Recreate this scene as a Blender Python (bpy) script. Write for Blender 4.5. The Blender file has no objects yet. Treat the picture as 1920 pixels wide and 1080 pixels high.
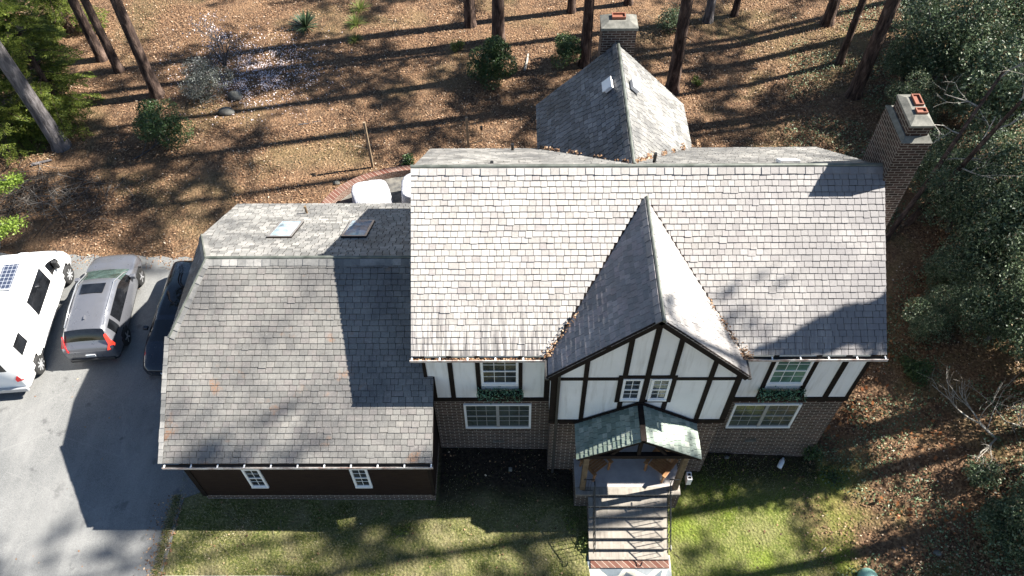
import bpy, math, random
import numpy as np
from math import radians as R, sin, cos, pi
from mathutils import Vector, Matrix

# ------------------------------------------------------------ camera, sky, sun, exposure
scn = bpy.context.scene
C = scn.collection
CAM = (2.905, -12.447, 24.665)
PITCH, YAW, ROLL, FPX = 52.313, -0.563, -0.635, 1510.44
_t, _y, _r = R(PITCH), R(YAW), R(ROLL)
FW = np.array([sin(_y)*cos(_t), cos(_y)*cos(_t), -sin(_t)])
RT0 = np.array([cos(_y), -sin(_y), 0.0]); UP0 = np.cross(RT0, FW)
RT = cos(_r)*RT0+sin(_r)*UP0; UPV = -sin(_r)*RT0+cos(_r)*UP0
cd = bpy.data.cameras.new('camera'); cam = bpy.data.objects.new('camera', cd); C.objects.link(cam)
cd.sensor_width = 36; cd.lens = FPX/1920*36; cd.clip_start = .1; cd.clip_end = 2000
cam.matrix_world = Matrix(((RT[0], UPV[0], -FW[0], CAM[0]), (RT[1], UPV[1], -FW[1], CAM[1]), (RT[2], UPV[2], -FW[2], CAM[2]), (0, 0, 0, 1)))
scn.camera = cam
SUN = Vector((1.001, .204, 1.0)).normalized()
w = bpy.data.worlds.new('World'); scn.world = w; w.use_nodes = True
nt = w.node_tree; sky = nt.nodes.new('ShaderNodeTexSky'); sky.sky_type = 'NISHITA'; sky.sun_disc = False
sky.sun_elevation = math.asin(SUN.z); sky.sun_rotation = math.atan2(SUN.x, SUN.y); sky.air_density = 1.0; sky.dust_density = .1; sky.ozone_density = 1.8
nt.links.new(sky.outputs[0], nt.nodes['Background'].inputs[0]); nt.nodes['Background'].inputs[1].default_value = .05
sd = bpy.data.lights.new('sun', 'SUN'); sd.energy = 5.0; sd.angle = R(.55); sd.color = (1, .95, .87)
so = bpy.data.objects.new('sun', sd); C.objects.link(so); so.location = (30, 6, 40)
so.rotation_euler = SUN.to_track_quat('Z', 'Y').to_euler()
scn.view_settings.view_transform = 'Standard'; scn.view_settings.look = 'None'
scn.view_settings.exposure = 1.8; scn.view_settings.gamma = 1

# ------------------------------------------------------------ helpers
rng = np.random.default_rng(7); random.seed(7)

def smooth(a, b, x):
    t = np.clip((np.asarray(x, float)-a)/(b-a), 0, 1); return t*t*(3-2*t)

def gz(x, y):
    x = np.asarray(x, float); y = np.asarray(y, float)
    Bx = np.interp(x, [-200, -7, 0, 9.5, 12.5, 14, 30, 300], [.17, .17, .02, -.42, -.78, -.72, 1.7, 4])
    f = -np.clip(x/4, 0, 1)*.15*np.clip(-(y+.2), 0, 8)
    wv = smooth(3, 9, y)
    back = .1+np.clip(x-14, 0, 60)*.13
    return Bx*(1-wv)+back*wv+f*(1-wv)

def ray(u, v):
    return FW+RT*(u-960)/FPX-UPV*(v-540)/FPX

def at(u, v, z=None):
    """a point of the place seen at photo position u, v: on the ground, or at height z"""
    d = ray(u, v)
    if z is not None:
        k = (z-CAM[2])/d[2]; return Vector((CAM[0]+k*d[0], CAM[1]+k*d[1], z))
    zz = 0.
    for _ in range(12):
        k = (zz-CAM[2])/d[2]; x, y = CAM[0]+k*d[0], CAM[1]+k*d[1]; zz = float(gz(x, y))
    return Vector((x, y, zz))

def vnoise(x, y, s, seed=0):
    """smooth value noise, numpy"""
    g = np.random.default_rng(seed).random((64, 64)); x = np.asarray(x)/s; y = np.asarray(y)/s
    xi = np.floor(x).astype(int); yi = np.floor(y).astype(int); fx = x-xi; fy = y-yi
    fx = fx*fx*(3-2*fx); fy = fy*fy*(3-2*fy)
    a = g[xi % 64, yi % 64]; b = g[(xi+1) % 64, yi % 64]; c = g[xi % 64, (yi+1) % 64]; d = g[(xi+1) % 64, (yi+1) % 64]
    return (a*(1-fx)+b*fx)*(1-fy)+(c*(1-fx)+d*fx)*fy

def fbm(x, y, s, seed=0):
    return (vnoise(x, y, s, seed)+.5*vnoise(x, y, s/2.1, seed+1)+.25*vnoise(x, y, s/4.3, seed+2))/1.75

def tag(o, label=None, cat=None, group=None, kind=None):
    if label: o['label'] = label
    if cat: o['category'] = cat
    if group: o['group'] = group
    if kind: o['kind'] = kind
    return o

def thing(name, loc, label, cat, group=None, rz=0):
    o = bpy.data.objects.new(name, None); C.objects.link(o); o.location = loc; o.rotation_euler = (0, 0, rz)
    o.empty_display_size = .3
    return tag(o, label, cat, group)

def link(name, me, mat, parent=None, local=False, smoothing=False):
    for m in (mat if isinstance(mat, (list, tuple)) else [mat]): me.materials.append(m)
    o = bpy.data.objects.new(name, me); C.objects.link(o)
    if smoothing: me.shade_smooth()
    if parent is not None:
        o.parent = parent
        if not local:      # vertices given in world coordinates
            p = parent; off = Vector((0, 0, 0))
            while p: off += p.location; p = p.parent
            o.location = -off
    return o

def npmesh(name, V, F, mat, parent=None, local=False, smoothing=False, attrs=None):
    V = np.asarray(V, np.float32); F = np.asarray(F, np.int32); k = F.shape[1]
    me = bpy.data.meshes.new(name); me.vertices.add(len(V)); me.vertices.foreach_set('co', V.ravel())
    me.loops.add(F.size); me.loops.foreach_set('vertex_index', F.ravel())
    me.polygons.add(len(F)); me.polygons.foreach_set('loop_start', np.arange(0, F.size, k, dtype=np.int32))
    me.polygons.foreach_set('loop_total', np.full(len(F), k, np.int32))
    me.update(calc_edges=True)
    if attrs:
        for n, a in attrs.items():
            at_ = me.attributes.new(n, 'FLOAT', 'POINT'); at_.data.foreach_set('value', np.asarray(a, np.float32).ravel())
    return link(name, me, mat, parent, local, smoothing)

class MB:
    def __init__(s): s.v = []; s.f = []
    def add(s, vs, fs):
        o = len(s.v); s.v += [tuple(map(float, p)) for p in vs]; s.f += [tuple(i+o for i in f) for f in fs]; return s
    def box(s, x0, x1, y0, y1, z0, z1):
        return s.add([(x0, y0, z0), (x1, y0, z0), (x1, y1, z0), (x0, y1, z0), (x0, y0, z1), (x1, y0, z1), (x1, y1, z1), (x0, y1, z1)],
                     [(0, 3, 2, 1), (4, 5, 6, 7), (0, 1, 5, 4), (1, 2, 6, 5), (2, 3, 7, 6), (3, 0, 4, 7)])
    def prism(s, pts, vec):
        """closed polygon pts (3D) pushed along vec"""
        n = len(pts); q = [Vector(p)+Vector(vec) for p in pts]
        return s.add(list(pts)+q, [tuple(range(n))[::-1], tuple(range(n, 2*n))]+[(i, (i+1) % n, n+(i+1) % n, n+i) for i in range(n)])
    def bar(s, a, b, w_, h_=None, up=(0, 0, 1)):
        a = Vector(a); b = Vector(b); d = (b-a).normalized(); u = Vector(up)
        if abs(d.dot(u)) > .98: u = Vector((0, 1, 0))
        r = d.cross(u).normalized(); u = r.cross(d); h_ = h_ or w_
        q = [a+r*i*w_/2+u*j*h_/2 for i, j in ((-1, -1), (1, -1), (1, 1), (-1, 1))]
        return s.prism(q, b-a)
    def tube(s, pts, rad, n=8, cap=True):
        pts = [Vector(p) for p in pts]; m = len(pts)
        if not hasattr(rad, '__len__'): rad = [rad]*m
        vs = []; prev = None
        for i, p in enumerate(pts):
            d = (pts[min(i+1, m-1)]-pts[max(i-1, 0)]).normalized()
            if prev is None:
                a = d.orthogonal().normalized()
            else:
                a = (prev-d*prev.dot(d)).normalized()
            prev = a; b = d.cross(a)
            for k in range(n):
                t = 2*pi*k/n; vs.append(p+(a*cos(t)+b*sin(t))*rad[i])
        fs = [(i*n+k, i*n+(k+1) % n, (i+1)*n+(k+1) % n, (i+1)*n+k) for i in range(m-1) for k in range(n)]
        if cap: fs += [tuple(range(n))[::-1], tuple(range((m-1)*n, m*n))]
        return s.add(vs, fs)
    def lathe(s, prof, c, n=20, axis='z'):
        vs = []
        for r_, h in prof:
            for k in range(n):
                t = 2*pi*k/n
                if axis == 'z': vs.append((c[0]+r_*cos(t), c[1]+r_*sin(t), c[2]+h))
                else: vs.append((c[0]+h, c[1]+r_*cos(t), c[2]+r_*sin(t)))
        m = len(prof)
        fs = [(i*n+k, i*n+(k+1) % n, (i+1)*n+(k+1) % n, (i+1)*n+k) for i in range(m-1) for k in range(n)]
        fs += [tuple(range(n))[::-1], tuple(range((m-1)*n, m*n))]
        return s.add(vs, fs)
    def build(s, name, mat, parent=None, local=False, smoothing=False, bevel=0):
        me = bpy.data.meshes.new(name); me.from_pydata(s.v, [], s.f); me.update()
        o = link(name, me, mat, parent, local, smoothing)
        if bevel:
            b = o.modifiers.new('bevel', 'BEVEL'); b.width = bevel; b.segments = 2; b.limit_method = 'ANGLE'
        return o

# ------------------------------------------------------------ materials
def mat(name, col, rough=.7, metal=0, spec=.5):
    m = bpy.data.materials.new(name); m.use_nodes = True; b = m.node_tree.nodes['Principled BSDF']
    b.inputs['Base Color'].default_value = (*col, 1); b.inputs['Roughness'].default_value = rough
    b.inputs['Metallic'].default_value = metal; b.inputs['Specular IOR Level'].default_value = spec
    return m

class N:
    """small node-graph writer"""
    def __init__(s, m): s.m = m; s.t = m.node_tree; s.b = s.t.nodes['Principled BSDF']
    def n(s, typ, **kw):
        x = s.t.nodes.new('ShaderNode'+typ)
        for k, v in kw.items(): setattr(x, k, v)
        return x
    def l(s, a, b): s.t.links.new(a, b)
    def pos(s): return s.n('NewGeometry').outputs['Position']
    def obj(s): return s.n('TexCoord').outputs['Object']
    def sv(s, sock, v):
        if hasattr(v, 'is_output'): s.l(v, sock)
        elif hasattr(v, '__len__') and len(v) == 3 and sock.type == 'RGBA': sock.default_value = (*v, 1)
        else: sock.default_value = v
    def noise(s, vec, scale, detail=4, rough=.55, dist=0):
        x = s.n('TexNoise'); s.l(vec, x.inputs['Vector']); x.inputs['Scale'].default_value = scale
        x.inputs['Detail'].default_value = detail; x.inputs['Roughness'].default_value = rough; x.inputs['Distortion'].default_value = dist
        return x.outputs['Fac']
    def voro(s, vec, scale, feat='F1', out='Distance'):
        x = s.n('TexVoronoi', feature=feat); s.l(vec, x.inputs['Vector']); x.inputs['Scale'].default_value = scale
        return x.outputs[out]
    def mp(s, vec, sc=(1, 1, 1), rot=(0, 0, 0), loc=(0, 0, 0)):
        x = s.n('Mapping'); s.l(vec, x.inputs[0]); x.inputs['Scale'].default_value = sc; x.inputs['Rotation'].default_value = rot; x.inputs['Location'].default_value = loc
        return x.outputs[0]
    def ramp(s, fac, stops, interp='LINEAR'):
        x = s.n('ValToRGB'); s.l(fac, x.inputs[0]); cr = x.color_ramp; cr.interpolation = interp
        while len(cr.elements) < len(stops): cr.elements.new(.5)
        for e, (p, c) in zip(cr.elements, stops):
            e.position = p; e.color = (*c, 1) if hasattr(c, '__len__') else (c, c, c, 1)
        return x.outputs[0]
    def mix(s, f, a, b, typ='MIX'):
        x = s.n('Mix', data_type='RGBA', blend_type=typ); s.sv(x.inputs[0], f); s.sv(x.inputs[6], a); s.sv(x.inputs[7], b)
        return x.outputs[2]
    def math(s, op, a, b=0.):
        x = s.n('Math', operation=op); s.sv(x.inputs[0], a); s.sv(x.inputs[1], b); return x.outputs[0]
    def attr(s, name): return s.n('Attribute', attribute_name=name).outputs['Fac']
    def isl(s): return s.n('NewGeometry').outputs['Random Per Island']
    def col(s, c): s.l(c, s.b.inputs['Base Color']); return s
    def rough(s, c): s.l(c, s.b.inputs['Roughness']); return s
    def bump(s, h, strength=.4, dist=.02):
        x = s.n('Bump'); x.inputs['Strength'].default_value = strength; x.inputs['Distance'].default_value = dist
        s.l(h, x.inputs['Height']); s.l(x.outputs[0], s.b.inputs['Normal']); return s
    def sep(s, vec):
        x = s.n('SeparateXYZ'); s.l(vec, x.inputs[0]); return x.outputs
    def comb(s, a, b, c=0.):
        x = s.n('CombineXYZ'); s.sv(x.inputs[0], a); s.sv(x.inputs[1], b); s.sv(x.inputs[2], c); return x.outputs[0]

def slate_mat(name, stops, stain=(.05, .05, .05), stain_amt=.6, streak=0., lichen=None, rough=.5, side=None, spec=.5):
    m = mat(name, (.3, .3, .3), rough, spec=spec); g = N(m); P = g.obj()
    c = g.ramp(g.isl(), stops)
    c = g.mix(g.math('MULTIPLY', g.ramp(g.noise(P, .7, 5, .65), [(.42, 0.), (.66, 1.)]), stain_amt), c, stain)
    c = g.mix(.35, c, g.ramp(g.noise(P, 16, 4, .7), [(.3, .25), (.7, 1.)]), 'MULTIPLY')
    if streak:
        st = g.noise(g.mp(P, (8, .5, .5)), 1., 3, .6)
        z = g.sep(P)[2]
        zf = g.n('MapRange'); g.l(z, zf.inputs[0]); zf.inputs[1].default_value = 7.3; zf.inputs[2].default_value = 6.1
        k = g.math('MULTIPLY', g.ramp(st, [(.46, 0.), (.58, 1.)]), zf.outputs[0])
        c = g.mix(g.math('MULTIPLY', k, streak), c, (.05, .047, .05))
    if side:   # grey patches that grow towards one end of the roof
        x = g.sep(P)[0]; xf = g.n('MapRange'); g.l(x, xf.inputs[0]); xf.inputs[1].default_value = side[0]; xf.inputs[2].default_value = side[1]
        k = g.math('MULTIPLY', g.math('MULTIPLY', xf.outputs[0], g.ramp(g.noise(P, .55, 5, .7), [(.3, .35), (.55, 1.)])), side[2])
        c = g.mix(k, c, (.15, .14, .14))
    if lichen:
        c = g.mix(g.math('MULTIPLY', g.ramp(g.noise(g.mp(P, loc=(3.1, 7.7, 2)), 1.15, 3, .5), [(.64, 0.), (.72, 1.)]), g.ramp(g.noise(P, 22, 2), [(.4, .2), (.6, 1.)])), c, lichen)
        c = g.mix(g.ramp(g.noise(P, 30, 3, .6), [(.62, 0.), (.72, .5)]), c, (.4, .38, .36))
    g.col(c).bump(g.noise(P, 40, 4, .7), .35, .01)
    return m

M = {}
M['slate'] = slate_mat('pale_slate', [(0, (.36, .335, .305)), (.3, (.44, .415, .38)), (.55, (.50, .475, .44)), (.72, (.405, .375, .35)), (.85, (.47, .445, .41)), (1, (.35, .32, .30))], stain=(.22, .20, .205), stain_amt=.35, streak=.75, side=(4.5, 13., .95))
M['slate_grey'] = slate_mat('grey_slate', [(0, (.17, .163, .149)), (.35, (.205, .197, .18)), (.6, (.225, .215, .196)), (.8, (.198, .18, .168)), (1, (.25, .236, .213))], stain=(.09, .087, .086), stain_amt=.75, lichen=(.22, .13, .08))
M['slate_rear'] = slate_mat('weathered_glare_slate', [(0, (.15, .145, .135)), (.3, (.24, .235, .22)), (.7, (.30, .29, .27)), (1, (.37, .355, .33))], stain=(.10, .10, .10), stain_amt=.85)  # stain mottling plus glare and sunlight painted into the pale tone
M['slate_shaded'] = slate_mat('shaded_slate', [(0, (.17, .17, .18)), (.5, (.25, .245, .255)), (.8, (.29, .25, .26)), (1, (.35, .33, .33))], stain=(.09, .09, .095), stain_amt=.6)  # left slope of the front gable, its shade put into the colour
M['slate_wing'] = slate_mat('shaded_blue_slate', [(0, (.075, .08, .09)), (.4, (.13, .135, .15)), (.7, (.17, .175, .19)), (1, (.24, .24, .245))], stain=(.035, .036, .04), stain_amt=.85)  # cool dark tone of slopes turned from the sun, painted in
M['slate_green'] = slate_mat('mossy_slate', [(0, (.17, .22, .18)), (.4, (.25, .31, .26)), (.7, (.32, .37, .31)), (1, (.42, .45, .38))], stain=(.07, .1, .075), stain_amt=.6)
def ridge_mat():
    m = mat('ridge_metal', (.26, .27, .25), .45, .3); g = N(m); P = g.obj()
    g.col(g.ramp(g.noise(P, 3, 5), [(.3, (.07, .08, .065)), (.6, (.15, .16, .14)), (.8, (.24, .23, .2))])); return m
M['ridge'] = ridge_mat()
def brick_mat(name, c1, c2, mortar, sc=1.):
    m = mat(name, c1, .9, spec=.12); g = N(m); P = g.obj(); x, y, z = g.sep(P)[0:3]
    v = g.comb(g.math('ADD', x, y), z)
    b = g.n('TexBrick'); g.l(v, b.inputs['Vector']); b.inputs['Scale'].default_value = 1.
    b.inputs['Brick Width'].default_value = .215*sc; b.inputs['Row Height'].default_value = .075*sc; b.inputs['Mortar Size'].default_value = .009*sc
    b.inputs['Color1'].default_value = (*c1, 1); b.inputs['Color2'].default_value = (*c2, 1); b.inputs['Mortar'].default_value = (*mortar, 1)
    b.inputs['Bias'].default_value = -.1
    c = g.mix(.6, b.outputs['Color'], g.ramp(g.noise(P, 2.2, 5, .7), [(.3, .55), (.7, 1.25)]), 'MULTIPLY')
    g.col(c).bump(b.outputs['Fac'], -.6, .01)
    return m
M['brick'] = brick_mat('brown_brick', (.085, .050, .038), (.03, .022, .02), (.34, .30, .26), 1.35)
M['brick_ch'] = brick_mat('chimney_brick', (.065, .04, .033), (.024, .019, .017), (.20, .18, .16), 1.25)
M['brick_red'] = brick_mat('red_brick', (.13, .055, .04), (.18, .11, .085), (.42, .36, .3))
def paver_mat():
    m = mat('step_brick', (.4, .3, .25), .85); g = N(m); P = g.obj(); x, y, z = g.sep(P)[0:3]
    v = g.comb(g.math('ADD', y, g.math('MULTIPLY', z, 1.)), x)
    b = g.n('TexBrick'); g.l(v, b.inputs['Vector']); b.offset = 0; b.inputs['Scale'].default_value = 1.
    b.inputs['Brick Width'].default_value = .267; b.inputs['Row Height'].default_value = .072; b.inputs['Mortar Size'].default_value = .007
    b.inputs['Color1'].default_value = (.215, .19, .16, 1); b.inputs['Color2'].default_value = (.29, .26, .22, 1); b.inputs['Mortar'].default_value = (.26, .235, .2, 1)
    c = g.mix(.6, b.outputs['Color'], g.ramp(g.noise(P, 3, 5, .7), [(.3, .6), (.7, 1.2)]), 'MULTIPLY')
    g.col(c).bump(b.outputs['Fac'], -.5, .008); return m
M['step'] = paver_mat()
def rough_mat(name, stops, sc=3, rough=.85, bsc=60, bs=.25, detail=5, spec=.4):
    m = mat(name, (.5, .5, .5), rough, spec=spec); g = N(m); P = g.obj()
    g.col(g.ramp(g.noise(P, sc, detail, .65), stops)).bump(g.noise(P, bsc, 3), bs, .006); return m
M['stucco'] = rough_mat('stucco', [(.3, (.66, .655, .645)), (.7, (.73, .725, .71))], 1.2, .9, 90, .3)
def stucco():
    m = mat('stucco', (.7, .7, .7), .9, spec=.2); g = N(m); P = g.obj()
    c = g.ramp(g.noise(P, 1.2, 5), [(.3, (.69, .69, .68)), (.7, (.78, .775, .76))])
    c = g.mix(g.ramp(g.noise(g.mp(P, (5, 5, .5)), 1.3, 4, .6), [(.5, 0.), (.75, .55)]), c, (.45, .43, .39))
    g.col(c).bump(g.noise(P, 45, 4, .7), .4, .01); return m
M['stucco'] = stucco()
M['timber'] = rough_mat('dark_timber', [(.3, (.009, .0065, .0055)), (.7, (.02, .014, .012))], 6, .8, 50, .3, spec=.15)
M['wood'] = rough_mat('weathered_wood', [(.3, (.17, .12, .075)), (.7, (.32, .245, .165))], 6, .75, 50, .3)
M['oldwood'] = rough_mat('old_post_wood', [(.3, (.09, .06, .035)), (.7, (.2, .14, .08))], 6, .8, 40, .4)
M['white'] = rough_mat('white_trim', [(.3, (.74, .74, .73)), (.7, (.82, .82, .81))], 4, .45, 40, .05)
M['greybar'] = mat('grey_bars', (.3, .3, .29), .5)
M['soffit'] = mat('dark_fascia', (.02, .016, .014), .8, spec=.15)
M['gutter'] = rough_mat('gutter_metal', [(.3, (.03, .03, .03)), (.7, (.06, .055, .05))], 8, .5, 40, .1)
M['lip'] = rough_mat('gutter_lip', [(.35, (.3, .2, .17)), (.6, (.62, .58, .54))], 5, .5, 40, .1)
M['concrete'] = rough_mat('chimney_cap_concrete', [(.3, (.08, .08, .07)), (.55, (.155, .15, .13)), (.75, (.22, .21, .185))], 5, .85, 60, .5)
M['clay'] = mat('clay_flue', (.20, .07, .04), .7)
M['dark'] = mat('dark_void', (.012, .011, .01), .9)
M['iron'] = mat('black_iron', (.012, .012, .013), .45)
M['rubber'] = mat('tyre_rubber', (.018, .018, .018), .8)
M['rim'] = mat('alloy_rim', (.55, .55, .56), .3, .7)
M['steelrim'] = mat('steel_rim', (.42, .43, .44), .4, .4)
def siding():
    m = mat('brown_siding', (.03, .018, .014), .8, spec=.15); g = N(m); P = g.obj(); z = g.sep(P)[2]
    f = g.math('FRACT', g.math('MULTIPLY', z, 6.5))
    g.col(g.ramp(g.noise(g.mp(P, (1, 1, 6)), 3, 4), [(.3, (.018, .010, .008)), (.7, (.030, .019, .015))])).bump(f, .7, .03); return m
M['siding'] = siding()
def glassm(name, col, stripe=None, freq=18., rough=.08):
    m = mat(name, col, rough, spec=.6); g = N(m); P = g.obj()
    c = g.ramp(g.noise(P, 2.2, 3, .6, .6), [(.35, tuple(k*.55 for k in col)), (.65, tuple(k*1.5 for k in col))])
    if stripe:
        f = g.math('GREATER_THAN', g.math('FRACT', g.math('MULTIPLY', g.sep(P)[2], freq)), .55)
        c = g.mix(g.math('MULTIPLY', f, .6), c, stripe)
    g.col(c); return m
M['glass'] = glassm('window_glass', (.03, .036, .042))
M['glass_blind'] = glassm('glass_over_blinds', (.035, .045, .04), (.12, .135, .12))
M['glass_green'] = glassm('glass_over_green_blinds', (.07, .14, .11), (.12, .22, .18), 14.)
M['carglass'] = glassm('car_glass', (.008, .009, .011), rough=.04)
M['windscreen'] = glassm('windscreen_glass', (.05, .075, .068), rough=.05)
M['skyglass'] = glassm('skylight_glass', (.30, .39, .45), rough=.14)
def paint(name, col, rough=.3, metal=.0, coat=.6):
    m = mat(name, col, rough, metal); m.node_tree.nodes['Principled BSDF'].inputs['Coat Weight'].default_value = coat
    m.node_tree.nodes['Principled BSDF'].inputs['Coat Roughness'].default_value = .06
    g = N(m); P = g.obj(); g.rough(g.ramp(g.noise(P, 5, 4), [(.3, rough*.8), (.7, rough*1.3)])); return m
M['van'] = paint('white_paint', (.78, .78, .77), .4, 0, .3)
M['suv'] = paint('grey_metallic_paint', (.17, .175, .195), .32, .5)
M['black'] = paint('blue_black_paint', (.008, .011, .02), .22, .1)
M['plastic'] = mat('black_plastic', (.02, .02, .021), .6)
M['silver'] = mat('silver_trim', (.6, .6, .61), .3, .8)
M['red'] = mat('red_lamp', (.5, .012, .015), .2)
M['plate'] = mat('number_plate', (.6, .63, .66), .4)
m_ = mat('lit_lamp', (.55, .015, .015), .3); m_.node_tree.nodes['Principled BSDF'].inputs['Emission Color'].default_value = (1, .06, .03, 1)
m_.node_tree.nodes['Principled BSDF'].inputs['Emission Strength'].default_value = .5; M['lit'] = m_
M['headlamp'] = mat('headlamp_glass', (.5, .52, .55), .1)
def solar():
    m = mat('solar_cells', (.03, .04, .08), .15); g = N(m); P = g.obj(); x, y, z = g.sep(P)[0:3]
    a = g.math('LESS_THAN', g.math('FRACT', g.math('MULTIPLY', x, 7.)), .1); b = g.math('LESS_THAN', g.math('FRACT', g.math('MULTIPLY', y, 6.)), .09)
    g.col(g.mix(g.math('MAXIMUM', a, b), (.035, .045, .075), (.4, .42, .46))); return m
M['solar'] = solar()
def fabric():
    m = mat('white_cover_fabric', (.47, .47, .5), .85); g = N(m); P = g.obj()
    g.bump(g.noise(P, 4, 4, .6, 1.2), .9, .08); return m
M['fabric'] = fabric()
M['chair'] = rough_mat('oiled_chair_wood', [(.3, (.2, .09, .035)), (.7, (.36, .18, .07))], 8, .5, 40, .2)
def porchfloor():
    return rough_mat('porch_concrete', [(.3, (.30, .28, .27)), (.7, (.42, .39, .37))], 2.5, .8, 80, .2)
M['porchfloor'] = porchfloor()
def asphalt():
    m = mat('asphalt', (.2, .2, .2), .8, spec=.3); g = N(m); P = g.obj()
    c = g.ramp(g.noise(P, .35, 5, .6), [(.3, (.13, .133, .132)), (.7, (.21, .21, .203))])
    c = g.mix(.55, c, g.ramp(g.noise(P, 45, 3, .8), [(.32, .25), (.7, 1.5)]), 'MULTIPLY')
    c = g.mix(g.ramp(g.voro(P, 38), [(.0, .55), (.12, 0.)]), c, (.5, .5, .48))
    c = g.mix(g.ramp(g.noise(g.mp(P, loc=(5, 2, 0)), .9, 5, .7), [(.6, 0.), (.78, .55)]), c, (.26, .255, .24))
    c = g.mix(g.ramp(g.noise(g.mp(P, (1, 1, 1), loc=(9, 4, 0)), 1.5, 4, .55), [(.63, 0.), (.7, .6)]), c, (.06, .06, .062))
    c = g.mix(g.ramp(g.noise(g.mp(P, (.9, .22, 1)), 1.1, 4, .6), [(.5, 0.), (.7, .3)]), c, (.30, .295, .28))
    cr = g.voro(g.mp(P, (.33, .33, .33), loc=(.3, 1.1, 0)), 1., 'DISTANCE_TO_EDGE')
    c = g.mix(g.ramp(g.math('ADD', cr, g.math('MULTIPLY', g.noise(P, 3, 4), .05)), [(.022, .0), (.026, .35), (.029, .0)]), c, (.3, .295, .28))
    g.col(c).bump(g.noise(P, 60, 3, .8), .5, .01); return m
M['asphalt'] = asphalt()
def ground_mat():
    m = mat('ground_cover', (.2, .15, .1), .95, spec=.2); g = N(m); P = g.pos()
    leaf = g.ramp(g.voro(P, 15, 'F1', 'Color'), [(.0, (.035, .02, .013)), (.35, (.10, .055, .03)), (.55, (.18, .10, .055)), (.75, (.26, .16, .09)), (1, (.34, .24, .15))])
    soil = g.ramp(g.noise(P, 7, 5, .7), [(.35, (.04, .026, .018)), (.6, (.12, .075, .046)), (.75, (.22, .145, .09))])
    lf = g.mix(g.ramp(g.noise(P, 2.6, 4, .7), [(.38, .15), (.58, .85)]), soil, leaf)
    lf = g.mix(g.ramp(g.noise(P, .5, 4, .6), [(.45, 0.), (.68, .55)]), lf, (.24, .145, .08))
    gr = g.ramp(g.noise(P, 14, 6, .75), [(.3, (.03, .042, .012)), (.48, (.09, .105, .03)), (.58, (.18, .17, .06)), (.7, (.36, .31, .19))])
    gr = g.mix(g.ramp(g.noise(P, 1.3, 4, .6), [(.4, 0.), (.65, .7)]), gr, g.mix(g.noise(P, 30, 3, .7), (.10, .08, .04), (.30, .26, .15)))
    gr = g.mix(g.attr('moss'), gr, g.mix(g.noise(P, 20, 3), (.07, .12, .012), (.22, .27, .03)))
    c = g.mix(g.attr('grass'), lf, gr)
    c = g.mix(g.attr('dirt'), c, g.ramp(g.noise(P, 9, 5, .7), [(.35, (.010, .008, .006)), (.7, (.05, .036, .025))]))
    g.col(c).bump(g.math('ADD', g.noise(P, 12, 5, .8), g.voro(P, 11)), .9, .06); return m
M['ground'] = ground_mat()
def leafy(name, stops, rough=.5, spec=.4, trans=.0):
    m = mat(name, (.1, .1, .05), rough, spec=spec); g = N(m); g.col(g.ramp(g.isl(), stops))
    if trans:
        tb = g.n('BsdfTranslucent'); ms = g.n('MixShader'); ms.inputs[0].default_value = trans
        out = [x for x in g.t.nodes if x.type == 'OUTPUT_MATERIAL'][0]
        g.l(g.ramp(g.isl(), [(p, tuple(min(1, k*1.6) for k in c)) for p, c in stops]), tb.inputs['Color'])
        g.l(g.b.outputs[0], ms.inputs[1]); g.l(tb.outputs[0], ms.inputs[2]); g.l(ms.outputs[0], out.inputs['Surface'])
    return m
M['litter'] = leafy('dead_leaves', [(0, (.045, .022, .013)), (.3, (.13, .066, .034)), (.55, (.22, .12, .062)), (.8, (.31, .19, .105)), (.95, (.40, .28, .18)), (1, (.52, .43, .33))], .7, .3)
M['orange_leaf'] = leafy('orange_dead_leaves', [(0, (.16, .05, .02)), (.5, (.34, .13, .045)), (1, (.5, .26, .12))], .6, .3, .25)
M['grass'] = leafy('grass_blades', [(0, (.05, .075, .015)), (.3, (.10, .135, .022)), (.45, (.165, .185, .035)), (.6, (.23, .22, .06)), (.7, (.42, .37, .23)), (1, (.56, .5, .34))], .6, .3, .3)
M['lushgrass'] = leafy('bright_grass_blades', [(0, (.06, .12, .012)), (.4, (.13, .22, .02)), (.75, (.25, .33, .03)), (1, (.42, .42, .12))], .6, .3, .35)
M['petal'] = leafy('magnolia_petals', [(0, (.42, .34, .36)), (1, (.80, .73, .74))], .6, .3)
M['holly'] = leafy('glossy_leaves', [(0, (.03, .05, .024)), (.5, (.075, .115, .055)), (.8, (.14, .19, .10)), (.94, (.26, .31, .19)), (1, (.28, .17, .09))], .5, .55, .22)
M['hemlock'] = leafy('hemlock_sprays', [(0, (.045, .065, .012)), (.5, (.095, .13, .02)), (1, (.18, .21, .035))], .6, .3, .35)
M['pineneedle'] = leafy('pine_needles', [(0, (.025, .045, .016)), (1, (.06, .09, .03))], .6, .3, .2)
M['shrub'] = leafy('shrub_leaves', [(0, (.018, .04, .012)), (.6, (.045, .085, .028)), (1, (.1, .15, .05))], .45, .45, .2)
M['ivy'] = leafy('ivy_leaves', [(0, (.04, .065, .028)), (.6, (.11, .16, .07)), (1, (.26, .32, .19))], .5, .5, .15)
M['greyshrub'] = leafy('grey_shrub_leaves', [(0, (.04, .045, .035)), (.6, (.09, .1, .08)), (1, (.22, .23, .22))], .45, .5, .1)
M['bright'] = leafy('bright_young_leaves', [(0, (.10, .17, .02)), (1, (.28, .36, .06))], .5, .4, .4)
M['yucca'] = leafy('yucca_blades', [(0, (.02, .04, .02)), (.6, (.05, .085, .04)), (1, (.12, .16, .08))], .4, .5)
M['tuft'] = leafy('tuft_blades', [(0, (.06, .1, .02)), (.6, (.14, .18, .04)), (1, (.3, .28, .12))], .5, .4, .3)
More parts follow.
